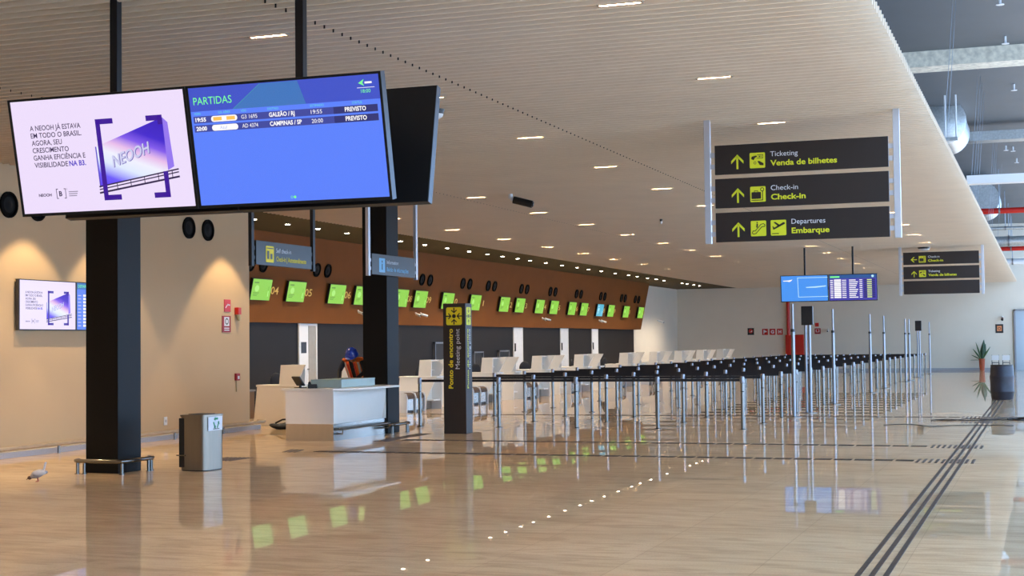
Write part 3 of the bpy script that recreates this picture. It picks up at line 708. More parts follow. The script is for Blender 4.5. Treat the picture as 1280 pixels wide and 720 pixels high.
for i, Y0 in enumerate(units):
    if i:
        lab = f'white check-in desk with upright near side, near one of the {ORD[i-1]} pair'
        if first1: D1.location = (-15, Y0, 0); D1['label'] = lab; D1['group'] = 'check-in desks'; first1 = False
        else: dup(D1, (-15, Y0, 0), 0, lab)
        lab = f'white check-in desk with slanted near side, far one of the {ORD[i-1]} pair'
        dup(D2, (-15, Y0+1.5, 0), 0, lab, 'check-in desks')
    else:
        D2.location = (-15, 27.5, 0); D2['label'] = 'single white check-in desk directly behind the information desk'; D2['group'] = 'check-in desks'

conv = None
for i, Y0 in enumerate(units[1:]):
    lab = f'low steel baggage conveyor with two brown belts, {ORD[i]} from the info desk'
    loc = (-15, Y0-1.25, 0)
    if conv is None:
        conv = thing('baggage_conveyor', lab, 'baggage conveyor', loc, 0, 'baggage conveyors between the check-in desks')
        part('body', MB().box(-.95, .40, -.55, .55, .05, .33), PLINTH, conv); part('kickplate', MB().box(-.93, .37, -.53, .53, 0, .05), BLACKP, conv)
        for y0 in (-.53, .03):
            pr = [(-.95, .33)]+[(.30+.12*math.cos(a), .36+.11*math.sin(a)) for a in [math.radians(q) for q in (-20, 0, 25, 50, 75, 90)]]+[(-.95, .47)]
            part('belt', MB().prism(pr, 'xz', y0, y0+.5), BRBELT, conv)
        for y0 in (-.57, -.03, .53):
            pr = [(-.95, 0), (.43, 0), (.44, .36), (.41, .46), (.30, .49), (-.95, .49)]
            part('divider', MB().prism(pr, 'xz', y0, y0+.045), WHITE, conv)
    else: dup(conv, loc, 0, lab)

# numbered screens and speakers on the brown fascia
sl = math.atan2(.47, 2.24)                                   # lean of the fascia
fx = lambda z: -18.75+.47*(z-2.26)/2.26
YN = mat('number_gold', (236, 198, 96), .5)
scr_y = [32.9, 34.75, 37.13, 38.76, 41.5, 43.0, 45.26, 47.76, 50.7, 52.4, 54.7, 56.5, 58.9, 60.6, 63.0, 64.76, 67.35, 70.0]
proto_g = None
def counter_screen(main, txt, pale):
    t = thing('counter_screen', '', 'screen')
    part('casing', MB().box(-.49, .49, -.10, -.03, 0, .55), BLACKP, t, bevel=.004); part('wall_bracket', MB().box(-.3, .3, -.03, -.004, .1, .45), BLACKM, t)
    f = Face((-.48, -.1005, .01), (1, 0, 0), (0, 0, 1)); f.k = .004
    f.rect('screen_image', main, 0, 0, .96, .53, 1)
    f.rect('screen_mark', txt, .08, .42, .22, .035, 2)
    f.disc('screen_emblem', pale, .24, .29, .11, 2, .085)
    for q in range(3): f.rect('screen_lines', txt, .08, .175-.035*q, .30-.05*q, .014, 2)
    f.rect('screen_side_mark', pale, .80, .10, .05, .14, 2); f.rect('screen_side_lines', txt, .82, .26, .012, .1, 2)
    f.build(t); return t
G = counter_screen(E_LIME, E_LIMED, E_LIMEL); Bc = counter_screen(E_AQUA, E_SKYW, E_SKYW)
rot = (Matrix.Rotation(math.pi/2, 3, 'Z') @ Matrix.Rotation(sl, 3, 'X')).to_euler()
used = False
for i, yy in enumerate(scr_y):
    z0 = 2.82; loc = (fx(z0)+.0, yy, z0)
    num = f'{i+4:02d}'
    if i == 14: o = Bc; o.location = loc; o['label'] = f'single blue counter screen on the brown fascia, among the green ones'
    elif not used: o = G; used = True; o.location = loc; o['label'] = f'green counter screen on the brown fascia beside number {num}'
    else: o = dup(G, loc, None, f'green counter screen on the brown fascia beside number {num}')
    o.rotation_euler = rot; o['group'] = 'counter screens on the brown fascia'
    n = thing('counter_number', f'gold counter number {num} on the brown fascia', 'number', (fx(2.98), yy+.86, 2.98), 0, 'gold counter numbers')
    n.rotation_euler = rot
    f = Face((-.2, -.006, 0), (1, 0, 0), (0, 0, 1)); f.text('digits', YN, num, .2, .0, .19, 1, width=.40, bold=.01, align='c'); f.build(n)
spk_y = [32.3, 35.85, 39.5, 43.03, 46.5, 48.93, 52.45, 55.9, 59.4, 63.0, 66.4, 68.85]
proto = None
for i, yy in enumerate(spk_y):
    for j in (0, 1):
        lab = f'{("left", "right")[j]} round black speaker of the {ORD[i]} pair along the brown fascia'
        loc = (fx(3.69)+.01, yy+j*.64, 3.69)
        if proto is None: proto = wall_speaker(loc, math.pi/2, sl, lab, 'round speakers on the brown fascia', .19)
        else: dup(proto, loc, None, lab)

def cctv(loc, lab, rz, m=WHITE, s=1., arm=0):
    t = thing('security_camera', lab, 'camera', loc, rz)
    if arm: part('wall_arm', MB().cyl((0, 0, -.03), (0, arm, -.03), .02), WHITE, t)
    part('bracket', MB().cyl((0, 0, 0), (0, 0, -.06*s), .03*s).box(-.015*s, .015*s, -.10*s, 0, -.09*s, -.05*s), WHITE, t)
    part('body', MB().cyl((0, -.30*s, -.15*s), (0, -.04*s, -.08*s), .05*s), m, t); part('lens', MB().cyl((0, -.30*s, -.15*s), (0, -.315*s, -.154*s), .035*s), BLACKP, t)
    return t
for k, yy in enumerate((38.9, 43.05, 55.5, 63.4)):
    for j, (dy, rz) in enumerate(((-.22, math.pi*.35), (.18, math.pi*.75))):
        cctv((fx(2.6)+.10, yy+dy, 2.66), f'{("left", "right")[j]} white security camera of the {ORD[k]} pair low on the brown fascia', rz, WHITE, .75)['group'] = 'security cameras on the brown fascia'
cctv((-18.98, 75.4, 2.8), 'small pale security camera on the far side wall beyond the brown fascia', math.pi*.5, WHITE, 1, .07)
cctv((-9.55, 26.6, H), 'dark security camera hanging from the slatted ceiling', math.pi*.55, BLACKP, 1.4)
cctv((-2.05, 79.9, 2.75), 'black security camera on the far wall above the small framed sign', 0, BLACKP, 1.2, .1)
for (x, yy, lab, r) in ((-6.92, 16.6, 'round ceiling device with black collar behind the departures board', .10), (-3.5, 47.8, 'round ceiling device over the distant direction sign', .17), (-8.35, 33.6, 'small dark sprinkler head on the slatted ceiling', .03)):
    t = thing('ceiling_sensor', lab, 'sensor', (x, yy, H))
    part('collar', MB().lathe([(r*1.15, 0), (r, -.055)], n=20), BLACKP, t); part('dome', MB().lathe([(r, -.055), (r*.9, -.085), (r*.5, -.11), (0, -.115)], n=20), WHITE, t)

# doors in the dark wall, baggage openings
for k, (y0, y1, leaf, lab) in enumerate(((35.5, 36.55, .45, ''), (52.55, 53.6, .9, ''), (58.3, 59.35, .9, ''), (62.8, 63.75, .9, ''))):
    dm = MB().box(-18.84, -18.80, y0, y0+.06, 0, 2.25).box(-18.84, -18.80, y1-.06, y1, 0, 2.25).box(-18.84, -18.80, y0+.06, y1-.06, 2.19, 2.25)
    root = struct(f'door_{k+1}', dm, WHITE)
    if k == 0:
        part('door_leaf', MB().box(-18.835, -18.815, y0+.06, y0+.55, .02, 2.19), WHITE, root)
        part('door_leaf', MB().box(-18.83, -18.82, y0+.58, y1-.06, .02, 2.19), mat('grey_leaf', (150, 148, 142), .5), root)
        part('notice', MB().box(-18.815, -18.81, y0+.13, y0+.43, 1.45, 1.75), BLACKP, root)
        part('handle', MB().box(-18.815, -18.77, y0+.47, y0+.53, 1.0, 1.03), STEEL, root)
    else:
        part('door_leaf', MB().box(-18.835, -18.815, y0+.06, y1-.06, .02, 2.19), mat('door_white', (214, 216, 220), .4) if k < 3 else WHITE, root)
        part('handle', MB().box(-18.815, -18.78, y0+.12, y0+.18, 1.35, 1.65), BLACKP, root)
for (y0, y1, z0, z1, lab) in ((44.8, 45.7, .6, 1.72, 'dark baggage strip curtain opening in the wall behind the totem, left of it'), (48.3, 49.25, .6, 1.38, 'black framed baggage opening in the dark wall right of the totem'), (50.85, 51.95, .6, 1.40, 'black baggage opening with white frame, left of the second white door')):
    t = thing('baggage_opening', lab, 'baggage opening', (-18.85, (y0+y1)/2, z0), math.pi/2)
    w = y1-y0; h_ = z1-z0
    part('frame', MB().box(-w/2, -w/2+.05, -.10, 0, 0, h_).box(w/2-.05, w/2, -.10, 0, 0, h_).box(-w/2, w/2, -.10, 0, h_-.05, h_), ALU, t)
    for q in range(6):
        x0 = -w/2+.055+q*(w-.11)/6; part('curtain_strip', MB().box(x0, x0+(w-.11)/6-.012, -.05, -.04, .0, h_-.05), BLACKP, t)
t = thing('low_cabinet', 'low brown cabinet with grey top behind the left wall corner', 'cabinet', (-17.4, 29.2, 0))
part('body', MB().box(-.3, .3, -.9, .9, 0, .62), mat('cabinet_brown', (110, 82, 56), .5), t, bevel=.004); part('top', MB().box(-.32, .32, -.92, .92, .62, .66), mat('cabinet_grey', (120, 122, 126), .5), t)
for q in (-.86, .02): part('door', MB().box(.3, .315, q, q+.84, .05, .6), mat('cabinet_brown', (110, 82, 56), .5), t)

# office chairs behind the desks
chair = None
for i, yy in enumerate((30.3, 34.3, 38.6, 42.95, 47.4, 53.0, 57.4, 61.75)):
    lab = f'black office chair behind the check-in counters, {ORD[i]} from the near end'
    loc = (-16.45, yy, 0)
    if chair is None:
        chair = thing('office_chair', lab, 'chair', loc, math.pi*.45, 'office chairs behind the counters')
        part('seat', MB().ell((0, 0, .48), (.24, .24, .05)), BELT, chair); q = MB().ell((0, .22, .82), (.22, .05, .22)); part('backrest', q, BELT, chair)
        part('backrest_arm', MB().tube([(0, .15, .45), (0, .27, .5), (0, .26, .75)], .02), BLACKM, chair); part('gas_lift', MB().cyl((0, 0, .08), (0, 0, .45), .03), BLACKM, chair)
        for a in range(5):
            ca, sa = math.cos(a*2*math.pi/5), math.sin(a*2*math.pi/5); part('foot', MB().tube([(0, 0, .09), (ca*.28, sa*.28, .065)], .022).ell((ca*.28, sa*.28, .03), (.03, .03, .03), 8, 6), BLACKM, chair)
    else: dup(chair, loc, math.pi*(.3+.25*((i*3) % 4)/3), lab)

# ------------------------------------------------------------------ information desk
d = thing('information_desk', 'white information desk with steel plinth in front of the far black column', 'desk', (-12.52, 23.13, 0))
L_ = 2.17; Wd = .92
part('body', MB().prism([(0, .29), (0, .86), (Wd, .86), (Wd, .74), (Wd-.06, .29)], 'xz', 0.02, L_-.02), WHITEP, d)
part('near_end_panel', MB().prism([(-.005, .29), (-.005, .87), (Wd+.005, .87), (Wd+.005, .29)], 'xz', 0, .02), WHITEP, d)
part('far_end_panel', MB().prism([(-.005, .29), (-.005, .87), (Wd+.005, .87), (Wd+.005, .29)], 'xz', L_-.02, L_), WHITEP, d)
part('plinth', MB().box(.0, Wd, 0.0, L_, 0, .29), PLINTH, d)
part('counter_top', MB().prism([(-.08, -.02), (Wd+.01, -.02), (Wd+.34, .30), (Wd+.34, L_-.1), (Wd+.01, L_+.02), (-.08, L_+.02)], 'xy', .87, .905), WHITEP, d, bevel=.003)
part('foot_rail', MB().tube([(Wd, .06, .2), (Wd+.12, .10, .2), (Wd+.12, L_-.1, .2), (Wd, L_-.06, .2)], .02), STEEL, d)
for q in (.12, L_-.15, L_-.35): part('rail_post', MB().tube([(Wd-.01, q, .12), (Wd+.12, q, .12), (Wd+.12, q, .2)], .014), STEEL, d)
t = thing('desk_box', 'pale green rectangular box lying on top of the information desk', 'box', (-12.28, 23.62, .905))
part('box_body', MB().box(0, .60, 0, 1.38, 0, .14), GREENBOX, t, bevel=.004); part('box_lid', MB().box(-.004, .604, -.004, 1.384, .125, .142), GREENBOX, t)
t = thing('desk_monitor', 'small black monitor tilted on the information desk beside the green box', 'monitor', (-12.62+.22, 23.45, .905), math.radians(150))
part('stand', MB().box(-.10, .10, -.07, .07, 0, .012).box(-.02, .02, -.01, .02, 0, .11), BLACKP, t)
q = MB().box(-.13, .13, -.01, .01, 0, .19); part('display', q, BLACKP, t, loc=(0, -.01, .045)).rotation_euler = (math.radians(-35), 0, 0)
t = thing('telephone', 'black desk telephone on the information desk next to the monitor', 'telephone', (-12.08, 23.30, .905), .4)
part('telephone_base', MB().prism([(-.1, 0), (.1, 0), (.1, .03), (-.1, .075)], 'yz', -.08, .08), BLACKP, t); part('handset', MB().tube([(-.05, -.09, .09), (-.05, -.03, .105), (-.05, .05, .085), (-.05, .09, .06)], [.026, .018, .018, .026]), BLACKP, t)
# black bag on the floor
bg = thing('black_bag', 'limp black bag lying on the floor beside the information desk', 'bag', (-14.2, 26.3, 0), .3)
q = MB().ell((0, 0, .07), (.36, .2, .075), 20, 10); q.v = [(x+.03*math.sin(9*y_), y_, max(0.002, z+.025*math.sin(11*x+5*y_))) for x, y_, z in q.v]
part('bag_body', q, BELT, bg); part('strap', MB().tube([(-.25, .05, .12), (-.1, .0, .19), (.1, .02, .20), (.3, .05, .13)], .018), BLACKP, bg)

# ------------------------------------------------------------------ the worker at the desk
SKIN = mat('skin', (150, 98, 70), .5, var=.05); CLOTH = mat('dark_shirt', (26, 27, 34), .8, var=.1, scale=20)
VEST = mat('vest_orange', (236, 110, 28), .6, var=.06); VRED = mat('vest_red', (196, 44, 32), .6); REFL = mat('reflective_tape', (206, 206, 196), .4); HELM = mat('helmet_blue', (32, 62, 168), .25, spec=.6)
pr = thing('person', 'person in blue helmet and orange vest leaning over the information desk', 'person', (-12.45, 25.78, 0), 0)
def skin_body(name, verts, edges, radii, m, parent, sub=2):
    me = bpy.data.meshes.new(name); me.from_pydata(verts, edges, []); o = bpy.data.objects.new(name, me); COL.objects.link(o); o.parent = parent
    sk = o.modifiers.new('skin', 'SKIN'); sk.use_smooth_shade = True
    lay = me.skin_vertices[0] if me.skin_vertices else me.attributes and None
    for i, r in enumerate(radii):
        me.skin_vertices[0].data[i].radius = (r, r) if not isinstance(r, tuple) else r
    me.skin_vertices[0].data[0].use_root = True
    ss = o.modifiers.new('subdivision', 'SUBSURF'); ss.levels = sub; ss.render_levels = sub
    me.materials.append(m); return o
# joints (local; facing -y, leaning forward over the desk)
V = [(0, .16, .93), (0, .10, 1.10), (0, -.04, 1.27), (0, -.12, 1.36), (0, -.18, 1.42),        # pelvis .. neck
     (-.09, .16, .86), (-.11, .14, .48), (-.12, .17, .10), (-.13, .04, .04),                   # legs
     (.09, .16, .86), (.11, .15, .48), (.12, .18, .10), (.13, .05, .04),
     (-.19, -.09, 1.34), (-.27, -.16, 1.14), (-.16, -.38, .97),                                # arms
     (.19, -.09, 1.34), (.27, -.16, 1.14), (.14, -.38, .97)]
Ed = [(0, 1), (1, 2), (2, 3), (3, 4), (0, 5), (5, 6), (6, 7), (7, 8), (0, 9), (9, 10), (10, 11), (11, 12), (3, 13), (13, 14), (14, 15), (3, 16), (16, 17), (17, 18)]
Rd = [(.15, .12), (.14, .115), (.155, .12), (.09, .08), .055, .085, .058, .042, .04, .085, .058, .042, .04, .06, .045, .033, .06, .045, .033]
body = skin_body('body', V, Ed, Rd, CLOTH, pr)
# hands, five fingers each
for s in (-1, 1):
    hx = -.16 if s < 0 else .14
    hv = [(hx, -.38, .97), (hx*.9, -.44, .945), (hx*.85, -.48, .935)]; he = [(0, 1), (1, 2)]; hr = [.033, (.038, .018), (.036, .015)]
    for k in range(4):
        bx = hx*.85+(k-1.5)*.019; ln = (.062, .074, .070, .054)[k]; n0 = len(hv)
        hv += [(bx, -.49, .937), (bx, -.49-ln*.55, .94), (bx, -.49-ln, .922)]; he += [(2, n0), (n0, n0+1), (n0+1, n0+2)]; hr += [.0095, .009, .008]
    n0 = len(hv); tx = hx*.9-s*.035
    hv += [(tx, -.45, .942), (tx-s*.012, -.49, .935)]; he += [(1, n0), (n0, n0+1)]; hr += [.012, .009]
    skin_body('hand', hv, he, hr, SKIN, body, 1)
# head bowed forward, with face, ears and neck
hd = MB().ell((0, 0, 0), (.078, .098, .115), 20, 14)
hd.v = [(x*(1-.18*max(0, -z/.115)), y_-(.012 if (abs(x) < .02 and y_ < -.07 and -.04 < z < .01) else 0)+(.008 if (.015 < abs(x) < .05 and y_ < -.07 and .0 < z < .03) else 0), z) for x, y_, z in hd.v]
hd.ell((0, -.104, -.015), (.013, .018, .022), 8, 6).ell((0, -.088, -.062), (.026, .01, .008), 8, 6).ell((-.08, .005, -.01), (.012, .022, .032), 8, 6).ell((.08, .005, -.01), (.012, .022, .032), 8, 6)
hd.cyl((0, .03, -.07), (0, .08, -.16), .055, .058)
head = part('head', hd, SKIN, pr, loc=(.055, -.26, 1.44)); head.rotation_euler = (math.radians(27), 0, math.radians(8))
part('eye', MB().ell((-.032, -.086, .018), (.012, .008, .008), 8, 6), BLACKP, head); part('eye', MB().ell((.032, -.086, .018), (.012, .008, .008), 8, 6), BLACKP, head)
he_ = MB().lathe([(.135, .0), (.128, .02), (.118, .06), (.098, .105), (.06, .138), (0, .15)], n=24)
he_.add([(.118*math.cos(a), -.118*math.sin(a)*1.05-.0, .004) for a in [math.pi*i/12 for i in range(13)]]+[(.13*math.cos(a), -.19*math.sin(a), -.008) for a in [math.pi*i/12 for i in range(13)]], [(i, i+1, 14+i, 13+i) for i in range(12)])
part('helmet', he_, HELM, head, loc=(0, .0, .03))
# vest: two front panels, back and shoulder pieces wrapped round the chest
def vest_shell(a0, a1, m, nm, off=.0, z0=0, z1=1):
    q = MB(); n = 9; rows = []
    for j in range(7):
        t_ = z0+(z1-z0)*j/6; cz = 1.0+.34*t_; cyy = .13-.20*t_; rx = .175+.03*t_-.035*max(0, t_-.8)*5*.5; ry = .145+.01*t_-.03*max(0, t_-.75)
        rows.append([(rx*1.06*math.sin(a0+(a1-a0)*i/n)+0, cyy-(ry+off)*math.cos(a0+(a1-a0)*i/n), cz) for i in range(n+1)])
    q.add([v for r in rows for v in r], [(j*(n+1)+i, j*(n+1)+i+1, (j+1)*(n+1)+i+1, (j+1)*(n+1)+i) for j in range(6) for i in range(n)])
    o = part(nm, q, m, pr); sd = o.modifiers.new('thickness', 'SOLIDIFY'); sd.thickness = .008; sd.offset = 1; return o
vest_shell(-1.4, -.22, VEST, 'vest_front'); vest_shell(.22, 1.4, VEST, 'vest_front'); vest_shell(1.4, 4.88, VEST, 'vest_back')
for a0 in (-.85, .62): vest_shell(a0, a0+.23, REFL, 'vest_tape', .012, .0, .95)
for a0 in (-.42, .26): vest_shell(a0, a0+.16, VRED, 'vest_trim', .012, .0, .9)
for s in (-1, 1): part('vest_shoulder', MB().ell((s*.125, -.085, 1.378), (.105, .115, .045), 16, 10), VEST, pr)

# ------------------------------------------------------------------ queue posts with belts
qx = [-11.85, -10.16, -8.57, -6.95, -5.33]; rowsY = [27.5+2.13*k for k in range(22)]
pp = None; pe = None
for k, yy in enumerate(rowsY):
    jy = random.uniform(-.05, .05)
    for j, xx in enumerate(qx):
        lab = f'steel queue post with black belt, {ORD[j]} from left, {ORD[k]} row from front'
        gap = (qx[j+1]-xx) if j < 4 else None
        t = thing('queue_post', lab, 'queue post', (xx, yy+jy, 0), 0, 'queue posts of the check-in maze')
        if pp is None:
            me = {}
            me['base'] = MB().lathe([(.0, 0), (.075, 0), (.075, .008), (.045, .014), (.036, .02)], n=16).mesh('base', STEEL)
            me['post'] = MB().lathe([(.034, .012), (.034, .86)], n=14).mesh('post', STEEL)
            me['collar'] = MB().lathe([(.0365, .70), (.0365, .715)], n=14).mesh('collar', BLACKP)
            me['belt_head'] = MB().lathe([(.04, .86), (.042, .87), (.042, .965), (.036, .985), (0, .99)], n=14).mesh('belt_head', mat('head_steel', (150, 150, 156), .3, .8))
            pp = me
        for nm, m_ in pp.items(): part(nm, m_, None, t)
        if gap is not None:
            key = f'belt{j}'
            if pe is None: pe = {}
            if key not in pe: pe[key] = MB().box(.044, gap-.044, -.002, .002, .895, .945).mesh('belt', BELT)
            part('belt', pe[key], None, t)

# tall telescopic poles and two panel posts along the right edge of the maze
pole = None
for i, yy in enumerate((32.1, 38.5, 47.0, 51.2, 59.3, 61.0, 72.0)):
    lab = f'tall telescopic pole at the right edge of the queue maze, {ORD[i]} nearest'
    loc = (-5.11, yy, 0)
    if pole is None:
        pole = thing('telescopic_pole', lab, 'pole', loc, 0, 'tall telescopic poles along the queue maze')
        part('base', MB().lathe([(0, 0), (.165, 0), (.165, .012), (.04, .03)]), STEEL, pole); part('lower_tube', MB().cyl((0, 0, .012), (0, 0, 1.85), .04), ALU, pole)
        part('clamp', MB().cyl((0, 0, 1.83), (0, 0, 1.89), .045), BLACKP, pole); part('upper_tube', MB().cyl((0, 0, 1.85), (0, 0, 2.43), .024), ALU, pole)
    else: dup(pole, loc, 0, lab)
for i, (yy, lab) in enumerate(((34.06, 'nearer black panel held up on a twin steel post beside the queue maze'), (65.4, 'farther black panel held up on a twin steel post beside the queue maze'))):
    t = thing('panel_post', lab, 'panel post', (-5.09, yy, 0), 0, 'black panels on posts')
    part('base', MB().lathe([(0, 0), (.18, 0), (.18, .012), (.05, .03)]), STEEL, t)
    for dx in (-.045, .045): part('post', MB().cyl((dx, 0, .012), (dx, 0, 2.0), .03), ALU, t)
    part('panel', MB().box(-.13, .13, -.05, .05, 1.99, 2.42), BLACKP, t, bevel=.006)

# ------------------------------------------------------------------ tactile paving
def tactile(name, lab, mb): return single(name, mb, TACT, lab, 'tactile paving', 'tactile paving bars')
t = thing('tactile_guide_path', 'three long dark tactile bars running down the hall to the black barrel', 'tactile paving', (-1.18, 9, 0))
for dx in (-.095, 0, .095):
    q = MB(); yy = 0
    while yy < 32.3:
        q.box(dx-.02, dx+.02, yy, yy+.245, 0, .004); yy += .25
    part('tactile_bar', q, TACT, t)
for (yy, x0, x1, lab) in ((20.85, -10.7, -1.72, 'nearest dark tactile line crossing the floor'), (23.66, -10.3, -1.75, 'second nearest dark tactile line crossing the floor'), (32.45, -13.9, -1.72, 'farthest thin dark tactile line crossing the floor')):
    q = MB(); x = x1; 
    while x > x0:
        for dy in (-.085, 0, .085): q.box(x-.235, x, yy+dy-.022, yy+dy+.022, 0, .004)
        x -= .275
    for xx in (-1.66, -1.578, -1.496, -1.414, -1.332, -1.2275, -1.1325, -1.03, -.948):
        q.box(xx-.019, xx+.019, yy-.32, yy+.32, 0, .0036)
    single('tactile_cross_line', q, TACT, lab, 'tactile paving', 'tactile lines across the hall')
q = MB()
for xx in (-1.578, -1.496, -1.414, -1.332, -1.2275, -1.1325, -1.03, -.948): q.box(xx-.019, xx+.019, 30.3, 30.86, 0, .004)
single('tactile_stop_bars', q, TACT, 'short row of dark tactile bars under the cables on the floor', 'tactile paving')
for (pts, lab) in (([(-11.1, 20.6), (-11.25, 21.15)], 'short dark tactile mark at the left end of the nearest crossing line'), ([(-10.75, 23.2), (-10.85, 25.4)], 'dark tactile mark beside the totem at the end of the second crossing line')):
    (xa, ya), (xb, yb) = pts; q = MB()
    for dx in (-.095, 0, .095): q.add([(xa+dx-.025, ya, .004), (xa+dx+.025, ya, .004), (xb+dx+.025, yb, .004), (xb+dx-.025, yb, .004), (xa+dx-.025, ya, 0), (xa+dx+.025, ya, 0), (xb+dx+.025, yb, 0), (xb+dx-.025, yb, 0)], [(0, 1, 2, 3), (0, 1, 5, 4), (1, 2, 6, 5), (2, 3, 7, 6), (3, 0, 4, 7)])
    single('tactile_mark', q, TACT, lab, 'tactile paving')
q = MB()
for i in range(7): q.box(-11.55+i*.07, -11.52+i*.07, 18.85, 19.5, 0, .004)
single('floor_grate', q, TACT, 'small dark floor grate right of the litter bin', 'grate')

# ------------------------------------------------------------------ loose things on the floor
t = thing('pigeon', 'small pale pigeon pecking on the floor left of the near column', 'pigeon', (-11.82, 15.44, 0), math.radians(205))
PG = mat('pigeon_grey', (176, 168, 166), .7, var=.2, scale=30); PGW = mat('pigeon_white', (225, 216, 208), .7); PGD = mat('pigeon_brown', (92, 62, 48), .7)
q = MB().tube([(-.075, 0, .125), (-.05, 0, .12), (-.01, 0, .105), (.03, 0, .09), (.065, 0, .075), (.09, 0, .06)], [.015, .038, .052, .05, .036, .024], 14)
body_p = part('body', q, PG, t)
part('head', MB().ell((.105, 0, .05), (.028, .023, .024), 10, 8).cyl((.125, 0, .042), (.148, 0, .026), .007, .002, 8), PGD, t)
part('tail', MB().add([(-.05, -.02, .13), (-.05, .02, .13), (-.085, .035, .24), (-.085, -.035, .24), (-.07, -.018, .12), (-.07, .018, .12), (-.095, .033, .235), (-.095, -.033, .235)], [(0, 1, 2, 3), (4, 5, 6, 7), (0, 1, 5, 4), (2, 3, 7, 6), (1, 2, 6, 5), (0, 3, 7, 4)]), PGW, t)
for s_ in (-1, 1):
    part('wing', MB().ell((-.02, s_*.048, .112), (.085, .014, .034), 12, 8), PGW if s_ > 0 else PG, t)
    part('leg', MB().tube([(-.0, s_*.02, .075), (.01, s_*.02, .04), (0, s_*.02, .004)], .005, 6).tube([(0, s_*.02, .005), (.03, s_*.025, .004)], .004, 6), mat('pigeon_foot', (170, 90, 84), .6), t)

br = thing('barrel', 'dark plastic barrel standing on the tactile path near the far end', 'barrel', (-1.12, 41.9, 0))
BAR = mat('barrel_plastic', (38, 40, 52), .45, var=.35, scale=5)
part('shell', MB().lathe([(0, 0), (.27, 0), (.285, .03), (.30, .18), (.312, .2), (.312, .24), (.305, .26), (.31, .5), (.318, .6), (.318, .64), (.305, .66), (.295, .84), (.285, .90), (.27, .915), (.262, .90), (.0, .895)], n=32), BAR, br)
part('rim', MB().lathe([(.268, .90), (.29, .905), (.29, .93), (.268, .93)], n=32), BLACKP, br); part('bung', MB().cyl((.1, 0, .895), (.1, 0, .915), .04), BLACKP, br)

CAB = mat('cable_rubber', (40, 32, 28), .7)
def cable(pts, lab, r=.007):
    q = []; n = len(pts)
    for i in range(n-1):
        for k in range(6):
            t_ = k/6; p0, p1, p2, p3 = pts[max(i-1, 0)], pts[i], pts[i+1], pts[min(i+2, n-1)]
            q.append(tuple(.5*((2*p1[a])+(-p0[a]+p2[a])*t_+(2*p0[a]-5*p1[a]+4*p2[a]-p3[a])*t_*t_+(-p0[a]+3*p1[a]-3*p2[a]+p3[a])*t_**3) for a in (0, 1))+(r+.004,))
    q.append((*pts[-1], r+.004))
    single('floor_cable', MB().tube(q, r, 8), CAB, lab, 'cable', 'loose cables on the floor')
cable([(-2.95, 29.2), (-2.5, 29.5), (-2.1, 28.9), (-1.7, 29.2), (-1.2, 29.4), (-.6, 29.3)], 'thin loose cable lying nearest across the tactile path')
cable([(-2.2, 31.0), (-1.9, 31.4), (-1.5, 31.0), (-1.0, 31.3), (-.5, 31.2)], 'loose cable in the middle of the cable tangle by the tactile path', .009)
cable([(-2.15, 31.15), (-1.8, 31.0), (-1.5, 31.7), (-1.1, 31.5), (-.7, 32.2), (-.3, 32.0)], 'loose cable farthest back in the tangle near the barrel', .009)
cable([(-.75, 31.4), (-.55, 31.9), (-.35, 31.5), (-.5, 31.2), (-.65, 31.6), (-.45, 32.1), (-.2, 31.8)], 'coil of dark cable at the right end of the cable tangle', .016)

pl = thing('potted_plant', 'spiky green plant in a terracotta pot against the far wall', 'plant', (-3.08, 79.45, 0))
part('pot', MB().lathe([(0, 0), (.115, 0), (.15, .55), (.165, .56), (.165, .60), (.14, .60), (.13, .52), (0, .52)]), mat('terracotta', (168, 78, 46), .7, var=.08), pl)
part('soil', MB().cyl((0, 0, .5), (0, 0, .53), .13), mat('soil', (60, 44, 34), .9), pl)
LEAF = mat('leaf_green', (82, 106, 66), .5, var=.2, scale=20); LEAF2 = mat('leaf_dark', (46, 76, 52), .5, var=.2)
for (dx, dz, ln, wd, m_) in ((-.42, .62, 1, .05, LEAF), (-.5, .32, 1, .05, LEAF), (-.28, .95, 1, .05, LEAF), (.42, .72, 1, .05, LEAF), (-.55, .06, 1, .05, LEAF), (.3, .5, 1, .05, LEAF), (-.15, .6, 1, .05, LEAF), (.12, 1.05, 1, .14, LEAF2), (.2, .85, 1, .12, LEAF2)):
    q = MB(); n = 6; vs = []
    for i in range(n+1):
        t_ = i/n; w_ = wd*math.sin(math.pi*min(.98, .12+.88*t_))*1.0+.004; px, pz = dx*t_, .52+dz*t_-.10*abs(dx)*t_*t_; vs += [(px-w_*.9, -.03*t_, pz), (px, -.03*t_-.02*w_/.05, pz+.01), (px+w_*.9, -.03*t_, pz)]
    q.add(vs, [(3*i+a, 3*i+a+1, 3*i+a+4, 3*i+a+3) for i in range(n) for a in (0, 1)])
    o = part('leaf', q, m_, pl); sd = o.modifiers.new('thickness', 'SOLIDIFY'); sd.thickness = .012
ch = None
for i, (xx, lab) in enumerate(((-2.33, 'left one of two small white backed chairs at the far wall behind the barrel'), (-1.83, 'right one of two small white backed chairs at the far wall behind the barrel'))):
    if ch is None:
        ch = thing('waiting_chair', lab, 'chair', (xx, 76.5, 0), math.pi, 'chairs by the far wall')
        part('seat', MB().box(-.17, .17, -.2, .2, .43, .46), BLACKP, ch); part('backrest', MB().box(-.17, .17, .19, .22, .56, .80), WHITE, ch)
        for a, b_ in ((-1, -1), (1, -1), (-1, 1), (1, 1)): part('leg', MB().cyl((a*.16, b_*.19, 0), (a*.16, b_*.19, .82 if b_ > 0 else .44), .015), BLACKM, ch)
    else: dup(ch, (xx, 76.5, 0), math.pi, lab)

